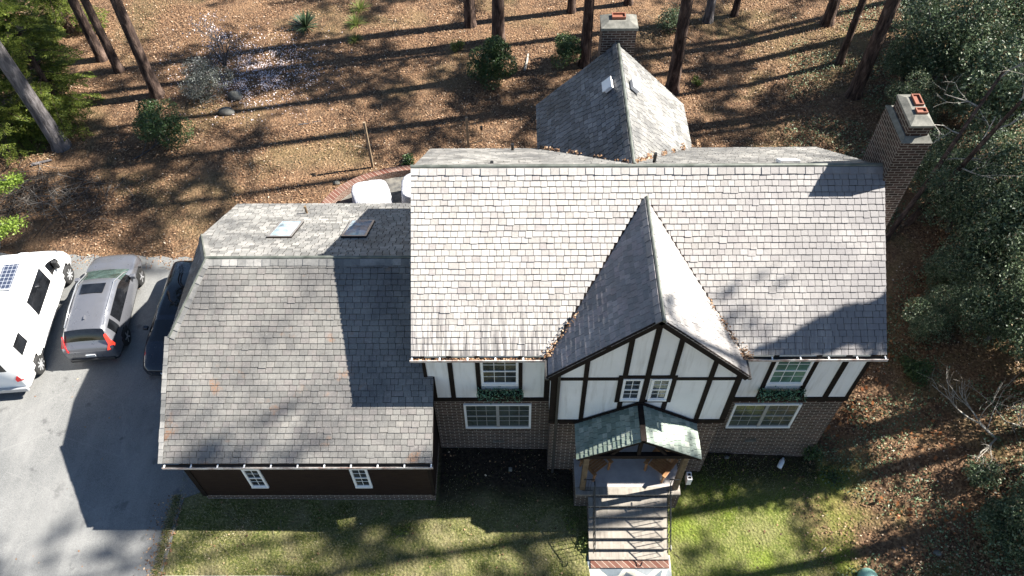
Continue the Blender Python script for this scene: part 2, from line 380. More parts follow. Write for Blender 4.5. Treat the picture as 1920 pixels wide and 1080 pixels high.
M['boxgreen'] = leafy('window_box_greenery', [(0, (.03, .09, .045)), (.6, (.09, .2, .11)), (1, (.22, .36, .23))], .5, .4)
M['twig'] = leafy('twigs', [(0, (.03, .024, .02)), (.6, (.07, .06, .05)), (1, (.2, .18, .16))], .8, .2)
def bark(name, a, b, c):
    m = mat(name, a, .9, spec=.2); g = N(m); P = g.obj(); v = g.mp(P, (5, 5, 1.1))
    n = g.noise(v, 1.2, 5, .7, .5); g.col(g.ramp(n, [(.35, a), (.52, b), (.7, c)])).bump(n, 1., .08); return m
M['bark'] = bark('pine_bark', (.014, .010, .009), (.07, .047, .038), (.2, .14, .11))
M['bark_grey'] = bark('grey_bark', (.05, .045, .045), (.13, .12, .12), (.22, .2, .2))
M['bark_pale'] = bark('pale_bark', (.2, .18, .15), (.38, .35, .3), (.5, .47, .42))
def flag():
    m = mat('flagstone', (.3, .3, .3), .75); g = N(m); P = g.obj()
    v = g.mp(P, (1.5, 2.1, 1), loc=(.3, .2, 0)); e = g.voro(v, 1., 'DISTANCE_TO_EDGE')
    st = g.ramp(g.voro(v, 1., 'F1', 'Color'), [(.2, (.10, .125, .145)), (.6, (.15, .17, .18)), (.9, (.2, .22, .23))])
    st = g.mix(.5, st, g.ramp(g.noise(P, 8, 4, .7), [(.3, .6), (.7, 1.2)]), 'MULTIPLY')
    jo = g.ramp(g.noise(P, 10, 4), [(.3, (.36, .34, .28)), (.7, (.5, .47, .4))])
    g.col(g.mix(g.ramp(g.math('ADD', e, g.math('MULTIPLY', g.noise(P, 6, 3), .04)), [(.11, 0.), (.13, 1.)]), jo, st)); return m
M['flag'] = flag()
M['stone'] = rough_mat('field_stone', [(.3, (.07, .07, .06)), (.7, (.19, .185, .165))], 4, .9, 20, .6)
M['patio'] = flag.__call__() if False else rough_mat('dark_patio_stone', [(.35, (.05, .05, .05)), (.6, (.16, .15, .13))], 2.5, .8, 20, .4)

# ------------------------------------------------------------ the ground, driveway, paths
def axis(a, b, step, far0, far1):
    fine = np.arange(a, b+step/2, step); out = []
    s = step; p = a
    while p > far0: s *= 1.35; p -= s; out.append(p)
    lo = out[::-1]; out = []; s = step; p = b
    while p < far1: s *= 1.35; p += s; out.append(p)
    return np.concatenate([lo, fine, out])
xs = axis(-26, 34, .2, -300, 300); ys = axis(-9, 34, .2, -300, 300)
X, Y = np.meshgrid(xs, ys, indexing='ij'); Z = gz(X, Y)+(fbm(X, Y, 1.6, 3)-.5)*.07*smooth(0, 3, np.abs(X-3)+np.maximum(0, Y-2)*.5)
Z -= .08*((X > -22) & (X < -7.9) & (Y < 7.6))
nx, ny = X.shape; idx = np.arange(nx*ny).reshape(nx, ny)
F = np.stack([idx[:-1, :-1], idx[1:, :-1], idx[1:, 1:], idx[:-1, 1:]], -1).reshape(-1, 4)
def grass_mask(X, Y):
    lawn = (1-smooth(-1.2, .6, Y+(fbm(X, Y, 1.5, 9)-.5)*1.5))*(1-smooth(11.5, 14.5, X+(fbm(X, Y, 2, 12)-.5)*3-(Y+3)*.3))
    back = smooth(.52, .75, fbm(X, Y, 2.4, 21))*.22*(Y > 7)
    return np.clip(lawn+back+.25*smooth(.5, .7, fbm(X, Y, 1.2, 5))*(X > 13), 0, 1)
gm = grass_mask(X, Y)
moss = np.clip(smooth(.50, .74, fbm(X, Y, .9, 31))*.5+.25, 0, 1)*(X > 7)*(Y < 0)
dirt = np.clip(smooth(-2.6, -1.2, Y+(fbm(X, Y, 1., 14)-.5))*(X > .3)*(X < 5)*(Y < 1)+.9*smooth(-1.6, -.6, Y)*(Y < 1)*(X > 8)*(X < 13), 0, 1)
gr_o = npmesh('ground', np.stack([X, Y, Z], -1).reshape(-1, 3), F, M['ground'], smoothing=True, attrs={'grass': gm, 'moss': moss, 'dirt': dirt})
tag(gr_o, 'leaf strewn yard with patchy lawn around the house', 'ground', kind='structure')

def sheet(name, pts, z, mt, thick=.1, **k):
    return tag(MB().prism([(x, y, z-thick) for x, y in pts], (0, 0, thick)).build(name, mt), kind='structure', **k)
edge = []
for i in range(46):
    u = i/45; edge.append((-7.2-11.3*u, 7.95+.1*sin(i*1.7)*.5+.04*random.uniform(-1, 1)+.35*u))
drv = [(-40, -30), (-8.05, -30), (-7.98, -8)]+[(-7.95+.02*(i % 3)+.012*i, -7.5+i*.5) for i in range(12)]+[(-7.0, -1.7), (-7.0, 7.9)]+edge+[(-40, 9)]
sheet('driveway', drv, .19, M['asphalt'], label='worn grey asphalt driveway beside the garage', cat='driveway')
def flagpath():
    zc = lambda y: float(gz(6, y))+.035
    vs = []; n = 12
    for i in range(n+1):
        y = -3.55-i*.5; vs += [(4.98-.02*i, y, zc(y)), (7.72, y, zc(y)), (7.72, y, zc(y)-.2), (4.98-.02*i, y, zc(y)-.2)]
    fs = []
    for i in range(n):
        a = i*4; b = a+4
        fs += [(a, a+1, b+1, b)[::-1], (a+1, a+2, b+2, b+1)[::-1], (a+3, a, b, b+3)[::-1]]
    return tag(MB().add(vs, fs).build('path', M['flag']), 'flagstone walk at the foot of the brick steps', 'path', kind='structure')
flagpath()
M['kerb'] = rough_mat('kerb_concrete', [(.3, (.35, .34, .31)), (.7, (.5, .48, .44))], 5)
sheet('pavement', [(-7.9, -4.47), (-4.2, -4.47), (-1.0, -4.62), (-1.0, -5.6), (-7.9, -5.6)], .19, M['kerb'], .2, label='pale concrete walk along the lawn edge', cat='pavement')

# ------------------------------------------------------------ the house
H = thing('timber_framed_house', (6.5, 3.7, 0), 'large slate roofed brick and half timbered house with a side garage wing', 'house')
def O(mb, name, m, parent=H, **k): return mb.build(name, m, parent, **k)

def clip_poly(poly, inside):
    """clip polygon by convex CCW polygon"""
    out = poly
    n = len(inside)
    for i in range(n):
        ax, ay = inside[i]; bx, by = inside[(i+1) % n]; src = out; out = []
        if not src: return []
        f = lambda p: (bx-ax)*(p[1]-ay)-(by-ay)*(p[0]-ax)
        for j in range(len(src)):
            p, q = src[j], src[(j+1) % len(src)]; fp, fq = f(p), f(q)
            if fp >= 0: out.append(p)
            if (fp > 0) != (fq > 0) and abs(fp-fq) > 1e-9:
                t = fp/(fp-fq); out.append((p[0]+(q[0]-p[0])*t, p[1]+(q[1]-p[1])*t))
    return out

def slates(mb, pts, course=.172, width=.225, lift=.024, gap=.006):
    """cover the planar convex polygon pts (3D, first two points = the eave) with separate slates"""
    P = [Vector(p) for p in pts]; o = P[0]; u = (P[1]-P[0]).normalized(); n = u.cross(P[2]-P[0]).normalized()
    if n.z < 0: n = -n
    v = n.cross(u)
    if v.z < 0: v = -v
    pl = [((p-o).dot(u), (p-o).dot(v)) for p in P]
    area = sum(pl[i][0]*pl[(i+1) % len(pl)][1]-pl[(i+1) % len(pl)][0]*pl[i][1] for i in range(len(pl)))
    if area < 0: pl = pl[::-1]
    u0 = min(p[0] for p in pl); u1 = max(p[0] for p in pl); v0 = min(p[1] for p in pl); v1 = max(p[1] for p in pl)
    k = 0; vv = v0
    while vv < v1:
        x = u0-width*(.5 if k % 2 else 0)-random.uniform(0, .05)
        while x < u1:
            w_ = width*random.uniform(.86, 1.14)
            if random.random() < .08: w_ *= 1.5
            dj = random.gauss(0, .0035)-(random.uniform(.01, .03) if random.random() < .025 else 0)
            rect = [(x+gap, vv+dj), (x+w_-gap, vv+dj+random.gauss(0, .0015)), (x+w_-gap, vv+course-gap*1.3), (x+gap, vv+course-gap*1.3)]
            c = clip_poly(rect, pl)
            if len(c) > 2:
                L_ = lift*random.uniform(.8, 1.25)
                up = [o+u*a+v*b+n*(.004+L_*max(0., 1-(b-vv)/(course+.012))) for a, b in c]; dn = [o+u*a+v*b for a, b in c]; m_ = len(c)
                fs = [tuple(range(m_))]+[((i+1) % m_, i, m_+i, m_+(i+1) % m_) for i in range(m_)]
                nn = (up[1]-up[0]).cross(up[2]-up[0])
                if nn.dot(n) < 0: fs = [f[::-1] for f in fs]
                mb.add(up+dn, fs)
            x += w_
        vv += course; k += 1

def deck(mb, pts, th=.1):
    P = [Vector(p) for p in pts]; n = (P[1]-P[0]).cross(P[2]-P[0]).normalized()
    if n.z < 0: n = -n
    mb.prism([p-n*.004 for p in P], -n*th)

def caps(mb, a, b, n1, n2, wid=.15, step=.24, lift=.035):
    """ridge or hip cap slates along a..b, both sides"""
    a = Vector(a); b = Vector(b); L_ = (b-a).length; d = (b-a)/L_; k = int(L_/step)
    for nn in (n1, n2):
        nn = Vector(nn).normalized(); s = nn.cross(d).normalized()
        if s.z > 0: s = -s
        for i in range(k):
            p = a+d*(i*L_/k); q = a+d*((i+1)*L_/k+.03); l1 = lift*random.uniform(.85, 1.2); e = s*wid*random.uniform(.93, 1.07)
            top = [p+nn*l1, q+nn*(l1-.014), q+e+nn*(l1-.014), p+e+nn*l1]; bot = [t-nn*l1*.95 for t in top]
            f = [(0, 1, 2, 3), (1, 0, 4, 5), (2, 1, 5, 6), (3, 2, 6, 7), (0, 3, 7, 4)]
            if (top[1]-top[0]).cross(top[2]-top[0]).dot(nn) < 0: f = [t[::-1] for t in f]
            mb.add(top+bot, f)

def gutter(parent, x0, x1, y, z, name='gutter', nb=8):
    mb = MB(); mb.box(x0, x1, y-.11, y-.02, z-.12, z-.1); mb.box(x0, x1, y-.02, y-.012, z-.12, z-.03)
    mb.box(x0, x0+.006, y-.11, y-.02, z-.1, z-.03); mb.box(x1-.006, x1, y-.11, y-.02, z-.1, z-.03)
    g_ = O(mb, name, M['gutter'], parent)
    lp = MB(); lp.box(x0, x1, y-.125, y-.11, z-.12, z-.025)
    O(lp, 'gutter_lip', M['lip'], g_)
    for i in range(nb):
        x = x0+.06+(x1-x0-.12)*i/(nb-1); O(MB().box(x-.02, x+.02, y-.11, y-.0, z-.04, z-.022), 'gutter_bracket', M['white'], g_)
    return g_

Yf, Yr, Zr, Ze = -.433, 3.697, 9.138, 6.069; Yb = 2*Yr-Yf; ms = (Zr-Ze)/(Yr-Yf)
XC = 6.4345
# --- main roof
s = MB(); slates(s, [(0, Yf, Ze), (13, Yf, Ze), (13, Yr, Zr), (0, Yr, Zr)], width=.205)
mr = O(s, 'main_roof', M['slate'])
s = MB(); slates(s, [(13, Yb, Ze), (0, Yb, Ze), (0, Yr, Zr), (13, Yr, Zr)], gap=.012); rs_ = O(s, 'rear_slates', M['slate_rear'], mr)
rs_['label'] = 'weathered rear slope'
d = MB(); deck(d, [(0, Yf, Ze), (13, Yf, Ze), (13, Yr, Zr), (0, Yr, Zr)]); deck(d, [(13, Yb, Ze), (0, Yb, Ze), (0, Yr, Zr), (13, Yr, Zr)]); O(d, 'roof_deck', M['soffit'], mr)
s = MB(); caps(s, (0, Yr, Zr+.01), (13, Yr, Zr+.01), (0, -ms, 1), (0, ms, 1), .19); O(s, 'ridge_cap', M['slate'], mr)
s = MB(); s.tube([(-.01, Yr+.06, Zr+.03), (13.01, Yr+.06, Zr+.03)], .055, 8); O(s, 'ridge_flashing', M['ridge'], mr)
gutter(mr, -.04, 3.9, Yf, Ze-.02, nb=6); gutter(mr, 9.05, 13.03, Yf, Ze-.02, nb=6)
# --- front gable roof
bza, bze, bye = 8.659, 6.055, -1.124; xl, xr = 3.754, 9.115; yv = Yf+(bza-Ze)/ms; y0 = Yf-.0
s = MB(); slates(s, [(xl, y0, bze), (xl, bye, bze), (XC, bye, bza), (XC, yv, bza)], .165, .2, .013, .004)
gr = O(s, 'gable_roof', M['slate_shaded'])
s = MB(); slates(s, [(xr, bye, bze), (xr, y0, bze), (XC, yv, bza), (XC, bye, bza)], .165, .2); g2_ = O(s, 'sunny_slates', M['slate'], gr); g2_['label'] = 'pale sunlit slope'  # paler slates than the left slope: sunlight painted into the colour
d = MB(); deck(d, [(xl, y0, bze), (xl, bye, bze), (XC, bye, bza), (XC, yv, bza)], .13); deck(d, [(xr, bye, bze), (xr, y0, bze), (XC, yv, bza), (XC, bye, bza)], .13); O(d, 'roof_deck', M['timber'], gr)
bs = (bza-bze)/(XC-xl)
s = MB(); caps(s, (XC, bye, bza+.01), (XC, yv, bza+.01), (-bs, 0, 1), (bs, 0, 1), .17, .26); O(s, 'ridge_cap', M['slate_shaded'], gr)
s = MB(); s.tube([(XC+.05, bye-.01, bza+.02), (XC+.05, yv, bza+.02)], .045, 8); O(s, 'ridge_flashing', M['ridge'], gr)
v_ = MB()
for sx_, x_ in ((-1, xl), (1, xr)):
    v_.bar((x_+sx_*.02, y0-.02, bze+.015), (XC+sx_*.03, yv+.02, bza+.02), .09, .02)
O(v_, 'valley_flashing', M['timber'], gr)
s = MB(); s.box(xl-.09, xl-.0, bye-.02, y0-.0, bze-.1, bze-.02); O(s, 'gutter', M['gutter'], gr)
s = MB(); s.box(xr, xr+.09, bye-.02, y0, bze-.1, bze-.02); O(s, 'gutter', M['gutter'], gr)
# --- rear wing roof
rx, rza, rze, ry = 6.202, 8.651, 6.1, 10.052; rl, rr = 3.609, 8.795; yt = Yr+(Zr-rza)/ms; yl = Yr+(Zr-rze)/ms+.05
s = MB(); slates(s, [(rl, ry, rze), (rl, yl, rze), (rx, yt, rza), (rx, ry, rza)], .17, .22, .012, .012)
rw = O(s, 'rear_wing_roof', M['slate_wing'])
s = MB(); slates(s, [(rr, yl, rze), (rr, ry, rze), (rx, ry, rza), (rx, yt, rza)], .17, .22, .012, .009); g3_ = O(s, 'sunny_slates', M['slate_rear'], rw); g3_['label'] = 'pale sunlit slope'  # sun side gets the paler set, so its light is in the colour
d = MB(); deck(d, [(rl, ry, rze), (rl, yl, rze), (rx, yt, rza), (rx, ry, rza)]); deck(d, [(rr, yl, rze), (rr, ry, rze), (rx, ry, rza), (rx, yt, rza)]); O(d, 'roof_deck', M['soffit'], rw)
rs = (rza-rze)/(rx-rl)
s = MB(); caps(s, (rx, yt, rza+.01), (rx, ry, rza+.01), (-rs, 0, 1), (rs, 0, 1), .17, .26); O(s, 'ridge_cap', M['slate_wing'], rw)
s = MB(); s.tube([(rx+.05, yt, rza+.02), (rx+.05, ry, rza+.02)], .05, 8); O(s, 'ridge_flashing', M['ridge'], rw)
def roof_vent(x, y, side):
    z = rza-rs*abs(x-rx); t = math.atan(rs)*side; ux = Vector((cos(t), 0, -sin(t))); n = Vector((sin(t), 0, cos(t))); c = Vector((x, y, z))
    mb = MB(); q = [c+ux*a*.15+Vector((0, b*.2, 0))+n*.03 for a, b in ((-1, -1), (1, -1), (1, 1), (-1, 1))]; mb.prism(q, n*.12)
    q = [c+ux*a*.19+Vector((0, b*.24, 0))+n*.15 for a, b in ((-1, -1), (1, -1), (1, 1), (-1, 1))]; mb.prism(q, n*.03)
    O(mb, 'roof_vent', M['white'], rw, bevel=.01)
roof_vent(5.88, 8.2, -1); roof_vent(6.6, 8.25, 1)
# --- garage roof
gL, gR, gYe, gYr, gZe, gZr, gYh, gxr = -7.284, .47, -2.302, 2.823, 3.333, 6.313, .83, -6.323
gYb = 2*gYr-gYe; gs = (gZr-gZe)/(gYr-gYe); zh = gZe+gs*(gYh-gYe); gYh2 = 2*gYr-gYh
f1 = [(gL, gYe, gZe), (gR, gYe, gZe), (gR, gYr, gZr), (gxr, gYr, gZr), (gL, gYh, zh)]
f2 = [(gR-.1, gYb, gZe), (gL, gYb, gZe), (gL, gYh2, zh), (gxr, gYr, gZr), (gR-.1, gYr, gZr)]
f3 = [(gL, gYh2, zh), (gL, gYh, zh), (gxr, gYr, gZr)]
s = MB(); slates(s, f1); ga = O(s, 'garage_roof', M['slate_grey'])
s = MB(); slates(s, f2, lift=.012, gap=.012); g4 = O(s, 'rear_slates', M['slate_rear'], ga); g4['label'] = 'pale rear slope'  # glare on this slope is painted as paler slates
s = MB(); slates(s, f3); O(s, 'hip_slates', M['slate_wing'], ga)
d = MB(); deck(d, f1); deck(d, f2); deck(d, f3, .06); O(d, 'roof_deck', M['soffit'], ga)
s = MB(); caps(s, (gxr, gYr, gZr+.01), (.2, gYr, gZr+.01), (0, -gs, 1), (0, gs, 1), .2)
hn = Vector((gL-gxr, 0, 0)).normalized()
n3 = Vector((-(gZr-zh), 0, (gxr-gL))).normalized()
n3 = Vector((-(gZr-zh)/(gxr-gL), 0, 1)).normalized()
caps(s, (gL, gYh, zh+.01), (gxr, gYr, gZr+.01), (0, -gs, 1), n3, .17); caps(s, (gL, gYh2, zh+.01), (gxr, gYr, gZr+.01), (0, gs, 1), n3, .15)
O(s, 'ridge_cap', M['slate_rear'], ga)
s = MB(); s.tube([(gxr, gYr+.06, gZr+.03), (.3, gYr+.06, gZr+.03)], .05, 8); s.tube([(gL, gYh, zh+.04), (gxr, gYr, gZr+.04), (gL, gYh2, zh+.04)], .035, 6); O(s, 'ridge_flashing', M['ridge'], ga)
s = MB(); caps(s, (gL+.01, gYe, gZe), (gL+.01, gYh, zh), (0, -gs, 1), (0, -gs, 1), .14, .2, .045)
O(s, 'verge_slates', M['slate_rear'], ga)
gutter(ga, gL-.02, gR+.02, gYe, gZe-.02, nb=11)
def skylight(x0, x1, ya, yb_):
    f = MB(); gsn = Vector((0, gs, 1)).normalized(); z = lambda y: gZr-gs*(y-gYr)
    def q(ax0, ax1, a0, a1, h): return [Vector((ax, yy, z(yy)))+gsn*h for ax, yy in ((ax0, a0), (ax1, a0), (ax1, a1), (ax0, a1))]
    for a in ((x0-.04, x1+.04, ya-.04, ya+.03), (x0-.04, x1+.04, yb_-.03, yb_+.04), (x0-.04, x0+.03, ya+.03, yb_-.03), (x1-.03, x1+.04, ya+.03, yb_-.03)):
        f.prism(q(*a, 0), gsn*.07)
    k = O(f, 'skylight', M['rim'] if False else M['soffit'], H)
    tr = MB()
    for a in ((x0-.04, x1+.04, ya-.04, ya+.03), (x0-.04, x1+.04, yb_-.03, yb_+.04), (x0-.04, x0+.03, ya+.03, yb_-.03), (x1-.03, x1+.04, ya+.03, yb_-.03)):
        tr.prism(q(*a, .071), gsn*.012)
    O(tr, 'skylight_rim', M['silver'], k)
    n_ = 6; vs = []; fs = []
    for i in range(n_+1):
        for j in range(n_+1):
            a, b = i/n_, j/n_; yy = ya+.03+(yb_-ya-.06)*b; xx = x0+.03+(x1-x0-.06)*a
            vs.append(Vector((xx, yy, z(yy)))+gsn*(.075+.05*(1-(2*a-1)**4)*(1-(2*b-1)**4)))
    for i in range(n_):
        for j in range(n_): fs.append((i*(n_+1)+j, (i+1)*(n_+1)+j, (i+1)*(n_+1)+j+1, i*(n_+1)+j+1))
    O(MB().add(vs, fs), 'skylight_dome', M['skyglass'], k, smoothing=True)
skylight(-5.02, -4.32, 4.55, 5.9); skylight(-2.66, -1.93, 4.55, 5.95)
s = MB(); s.tube([(-4.45, 6.9, 3.9), (-4.45, 6.9, 4.3)], .045, 8); O(s, 'vent_pipe', M['oldwood'], ga)
for (x, y, c, h) in ((6.87, 4.6, 'iron', .38), (2.78, 7.4, 'iron', .3), (2.2, 4.5, 'iron', .1)):
    z = Zr-ms*(y-Yr); s = MB(); s.tube([(x, y, z-.05), (x, y, z+h)], .05, 10); O(s, 'vent_pipe', M[c], mr)
z = Zr-ms*(4.3-Yr); s = MB(); s.prism([(10.3, 4.12, z+.13+.05), (10.85, 4.12, z+.18), (10.85, 4.5, z-.11+.02), (10.3, 4.5, z-.09)], (0, 0, .13)); O(s, 'roof_vent', M['white'], mr, bevel=.01)

# --- walls
yw = -.168
b = MB(); b.box(.345, 12.86, yw+.03, 7.55, -1.6, 3.2); O(b, 'brick_wall', M['brick'])
b = MB(); b.prism([(.23, yw, 3.2), (.23, yw, 6.08), (.23, Yr, 8.98), (.23, 7.56, 6.08), (.23, 7.56, 3.2)][::-1], (12.65, 0, 0)); uw = O(b, 'upper_wall', M['stucco'])
by = -.843
b = MB(); b.box(3.9, 4.95, by+.03, 0, -1.6, 3.1); b.box(8.0, 9.01, by+.03, 0, -1.6, 3.1); b.box(4.95, 8.0, by+.03, 0, 2.95, 3.1); O(b, 'porch_side_wall', M['brick'])
b = MB(); b.prism([(3.87, by, 3.1), (9.05, by, 3.1), (9.05, by, 5.98), (XC, by, 8.45), (3.87, by, 5.98)][::-1], (0, 3.6, 0)); gw = O(b, 'gable_wall', M['stucco'])
b = MB(); b.box(4.3, 8.1, 7.5, 9.85, -1, 6.0); b.prism([(4.3, 9.85, 6.0), (8.1, 9.85, 6.0), (XC-.23, 9.85, 8.4)], (0, -2.5, 0)); b.box(3.8, 8.6, 7.5, 9.8, 3.0, 6.02); O(b, 'rear_wing_wall', M['brick'])
b = MB(); b.prism([(-7.02, -2.042, .5), (-7.02, -2.042, 3.36), (-7.02, .9, 5.05), (-7.02, 4.8, 5.05), (-7.02, 7.6, 3.4), (-7.02, 7.6, .5)][::-1], (7.32, 0, 0)); O(b, 'garage_wall', M['siding'])
b = MB(); b.box(-7.0, .28, -2.02, 7.6, -1.2, .5); O(b, 'foundation', M['brick'])
# --- timber framing (25 mm proud of the stucco)
t = MB(); yT = yw-.03; zt = 6.0
def vt(x0, x1, z0, z1, xa=None, xb=None):
    t.prism([(x0, yT, z0), (x1, yT, z0), (xb or x1, yT, z1), (xa or x0, yT, z1)], (0, .04, 0))
for a in ((.92, 1.06), (3.0-.05, 3.06), (3.70, 3.86)): vt(a[0], a[1], 3.36, zt)
vt(1.78, 1.92, 3.36, 3.66); vt(1.71, 1.84, 3.66, zt);  vt(.2, .3, 4.57, zt); vt(.36, .5, 3.36, 4.5)
t.box(.2, .5, yT, yw+.01, 4.45, 4.57); t.box(.36, 3.89, yT-.006, yw+.01, 3.18, 3.36)
O(t, 'timber_frame', M['timber'], uw); t = MB()
for a in ((12.11, 12.27), (9.05, 9.2), (10.1, 10.23), (12.79, 12.9)): vt(a[0], a[1], 3.35, zt)
vt(11.2, 11.33, 3.35, 3.7); vt(11.29, 11.43, 3.7, zt); t.box(9.05, 12.92, yT-.006, yw+.01, 3.14, 3.35)
O(t, 'timber_frame', M['timber'], uw)
t = MB(); yT = by-.03; zg_ = lambda x: bza-.13-bs*abs(x-XC)
def gt(x0, x1, z0, z1=None):
    t.prism([(x0, yT, z0), (x1, yT, z0), (x1, yT, z1 or zg_(x1)-.0), (x0, yT, z1 or zg_(x0)-.0)], (0, .04, 0))
gt(4.73, 4.86, 3.24); gt(5.80, 5.94, 3.24, 4.29); gt(5.80, 5.94, 5.7); gt(6.42, 6.57, 3.24, 8.5); gt(7.09, 7.23, 3.24, 4.29); gt(7.09, 7.23, 5.7); gt(8.16, 8.30, 3.24)
gt(3.84, 4.08, 3.24, 6.03); gt(8.93, 9.1, 3.24, 6.03)
for x0, x1 in ((4.08, 4.73), (4.86, 5.70), (7.31, 8.16), (8.30, 8.93)): t.box(x0, x1, yT+.004, by+.01, 5.48, 5.61)
t.box(3.84, 9.1, yT-.006, by+.01, 3.04, 3.22)
t.box(5.70, 5.83, yT, by+.01, 4.29, 5.7); t.box(7.18, 7.31, yT, by+.01, 4.29, 5.7); t.box(5.70, 6.42, yT-.003, by+.01, 5.58, 5.71); t.box(6.57, 7.31, yT-.003, by+.01, 5.58, 5.71)
t.box(5.70, 6.42, yT-.003, by+.01, 4.28, 4.38); t.box(6.57, 7.31, yT-.003, by+.01, 4.28, 4.38)
O(t, 'timber_frame', M['timber'], gw)
t = MB()   # barge boards
for sx_ in (-1, 1):
    e = (XC+sx_*2.69, bye+.03, bze-.1); a = (XC, bye+.03, bza-.09); t.bar(e, a, .05, .2, up=(sx_*.0, 0, 1))
O(t, 'barge_board', M['timber'], gr)
t = MB(); t.box(4.03, 4.1, by-.1, by-.03, -.3, 5.95); O(t, 'downpipe', M['gutter'], H)
O(MB().box(-7.05, -6.9, -2.07, -2.045, .5, 3.3), 'corner_board', M['timber'], H); O(MB().box(.22, .32, -2.07, -2.045, .5, 3.3), 'corner_board', M['timber'], H)

def window(x0, x1, z0, z1, y, cols=3, rows=2, mull=False, glass='glass', fr=.07, label=None, midrail=True, sillbrick=False):
    f = MB(); yo = y-.045
    f.box(x0, x1, yo, y+.02, z1-fr, z1); f.box(x0, x1, yo-.02, y+.02, z0, z0+fr); f.box(x0, x0+fr, yo, y+.02, z0+fr, z1-fr); f.box(x1-fr, x1, yo, y+.02, z0+fr, z1-fr)
    k = O(f, 'window', M['white'], H)
    if label: k['label'] = label
    p = MB(); p.box(x0+fr, x1-fr, y-.012, y+.012, z0+fr, z1-fr); O(p, 'pane', M[glass], k)
    g_ = MB(); spans = [(x0+fr, x1-fr)]
    if mull:
        xm = (x0+x1)/2; f2_ = MB(); g_.box(xm-.05, xm+.05, yo-.003, y-.01, z0+fr, z1-fr); spans = [(x0+fr, xm-.05), (xm+.05, x1-fr)]
    zm = (z0+z1)/2
    for a, b_ in spans:
        if midrail: g_.box(a, b_, y-.035, y-.01, zm-.025, zm+.02)
        g_.box(a, b_, y-.032, y-.01, z0+fr, z0+fr+.045)
        for i in range(1, cols):
            x = a+(b_-a)*i/cols; g_.box(x-.008, x+.008, y-.022, y-.01, z0+fr+.045, z1-fr)
        for zz in ([z0+fr+(zm-z0-fr)*.55, zm+(z1-fr-zm)*.5] if rows == 2 else []): g_.box(a, b_, y-.020, y-.01, zz-.008, zz+.008)
    O(g_, 'glazing_bars', M['white' if not mull else 'greybar'], k)
    if sillbrick:
        sb = MB(); n_ = int((x1-x0)/.085)
        for i in range(n_):
            x = x0+(x1-x0)*i/n_; sb.box(x, x+.065, y-.05, y+.0, z0-.2, z0-.005)
        O(sb, 'brick_sill', M['brick_ch'], k)
window(1.86, 2.94, 4.15, 5.62, yw, 3); window(10.22, 11.28, 4.12, 5.62, yw, 3, glass='glass_green', label='green blinds in an upper window')
window(1.25, 3.34, 1.42, 2.93, yw+.03, 3, 2, True, 'glass_blind', sillbrick=True); window(9.58, 11.64, 1.41, 2.91, yw+.03, 3, 2, True, 'glass_blind', sillbrick=True)
window(5.84, 6.39, 4.39, 5.56, by, 2); window(6.63, 7.17, 4.39, 5.56, by, 2)
window(-5.33, -4.80, 1.16, 2.46, -2.042, 2); window(-2.11, -1.58, 1.15, 2.48, -2.042, 2)
for x in (2.1, 10.43):
    v_ = MB(); v_.box(x, x+.37, yw-.0, yw+.03, .40, .43)
    for i in range(8): v_.box(x+.01+i*.045, x+.03+i*.045, yw+.005, yw+.03, .44, .56)
    O(v_, 'crawl_vent', M['stone'], H)
pt = MB(); pt.box(1.45, 1.9, yw+.022, yw+.03, .22, .5)
# --- chimneys
def chimney_right():
    b = MB(); b.box(12.95, 13.72, 3.38, 4.86, -1.2, 10.3); k = O(b, 'chimney', M['brick_ch'])
    c = MB(); vs = [(12.93, 3.36, 10.3), (13.74, 3.36, 10.3), (13.74, 4.88, 10.3), (12.93, 4.88, 10.3), (13.02, 3.5, 10.42), (13.66, 3.5, 10.42), (13.66, 4.74, 10.42), (13.02, 4.74, 10.42)]
    c.add(vs, [(0, 3, 2, 1), (4, 5, 6, 7), (0, 1, 5, 4), (1, 2, 6, 5), (2, 3, 7, 6), (3, 0, 4, 7)]); O(c, 'chimney_shoulder', M['concrete'], k)
    b = MB(); b.box(13.05, 13.6, 3.52, 4.68, 10.42, 10.74); O(b, 'chimney_top', M['brick_ch'], k)
    c = MB(); c.box(13.02, 13.63, 3.46, 4.72, 10.74, 10.8); vs = [(13.02, 3.46, 10.8), (13.63, 3.46, 10.8), (13.63, 4.72, 10.8), (13.02, 4.72, 10.8), (13.18, 3.75, 10.88), (13.5, 3.75, 10.88), (13.5, 4.5, 10.88), (13.18, 4.5, 10.88)]
    c.add(vs, [(4, 5, 6, 7), (0, 1, 5, 4), (1, 2, 6, 5), (2, 3, 7, 6), (3, 0, 4, 7)]); O(c, 'chimney_cap', M['concrete'], k)
    for (x0, x1, a, b_) in ((13.3, 13.52, 4.15, 4.56), (13.24, 13.52, 3.82, 4.02)):
        f = MB(); z0, z1 = 10.8, 10.95
        f.box(x0, x1, a, a+.03, z0, z1); f.box(x0, x1, b_-.03, b_, z0, z1); f.box(x0, x0+.03, a+.03, b_-.03, z0, z1); f.box(x1-.03, x1, a+.03, b_-.03, z0, z1)
        f.box(x0+.03, x1-.03, a+.03, b_-.03, z0, 10.9); O(f, 'flue', M['clay'], k)
chimney_right()
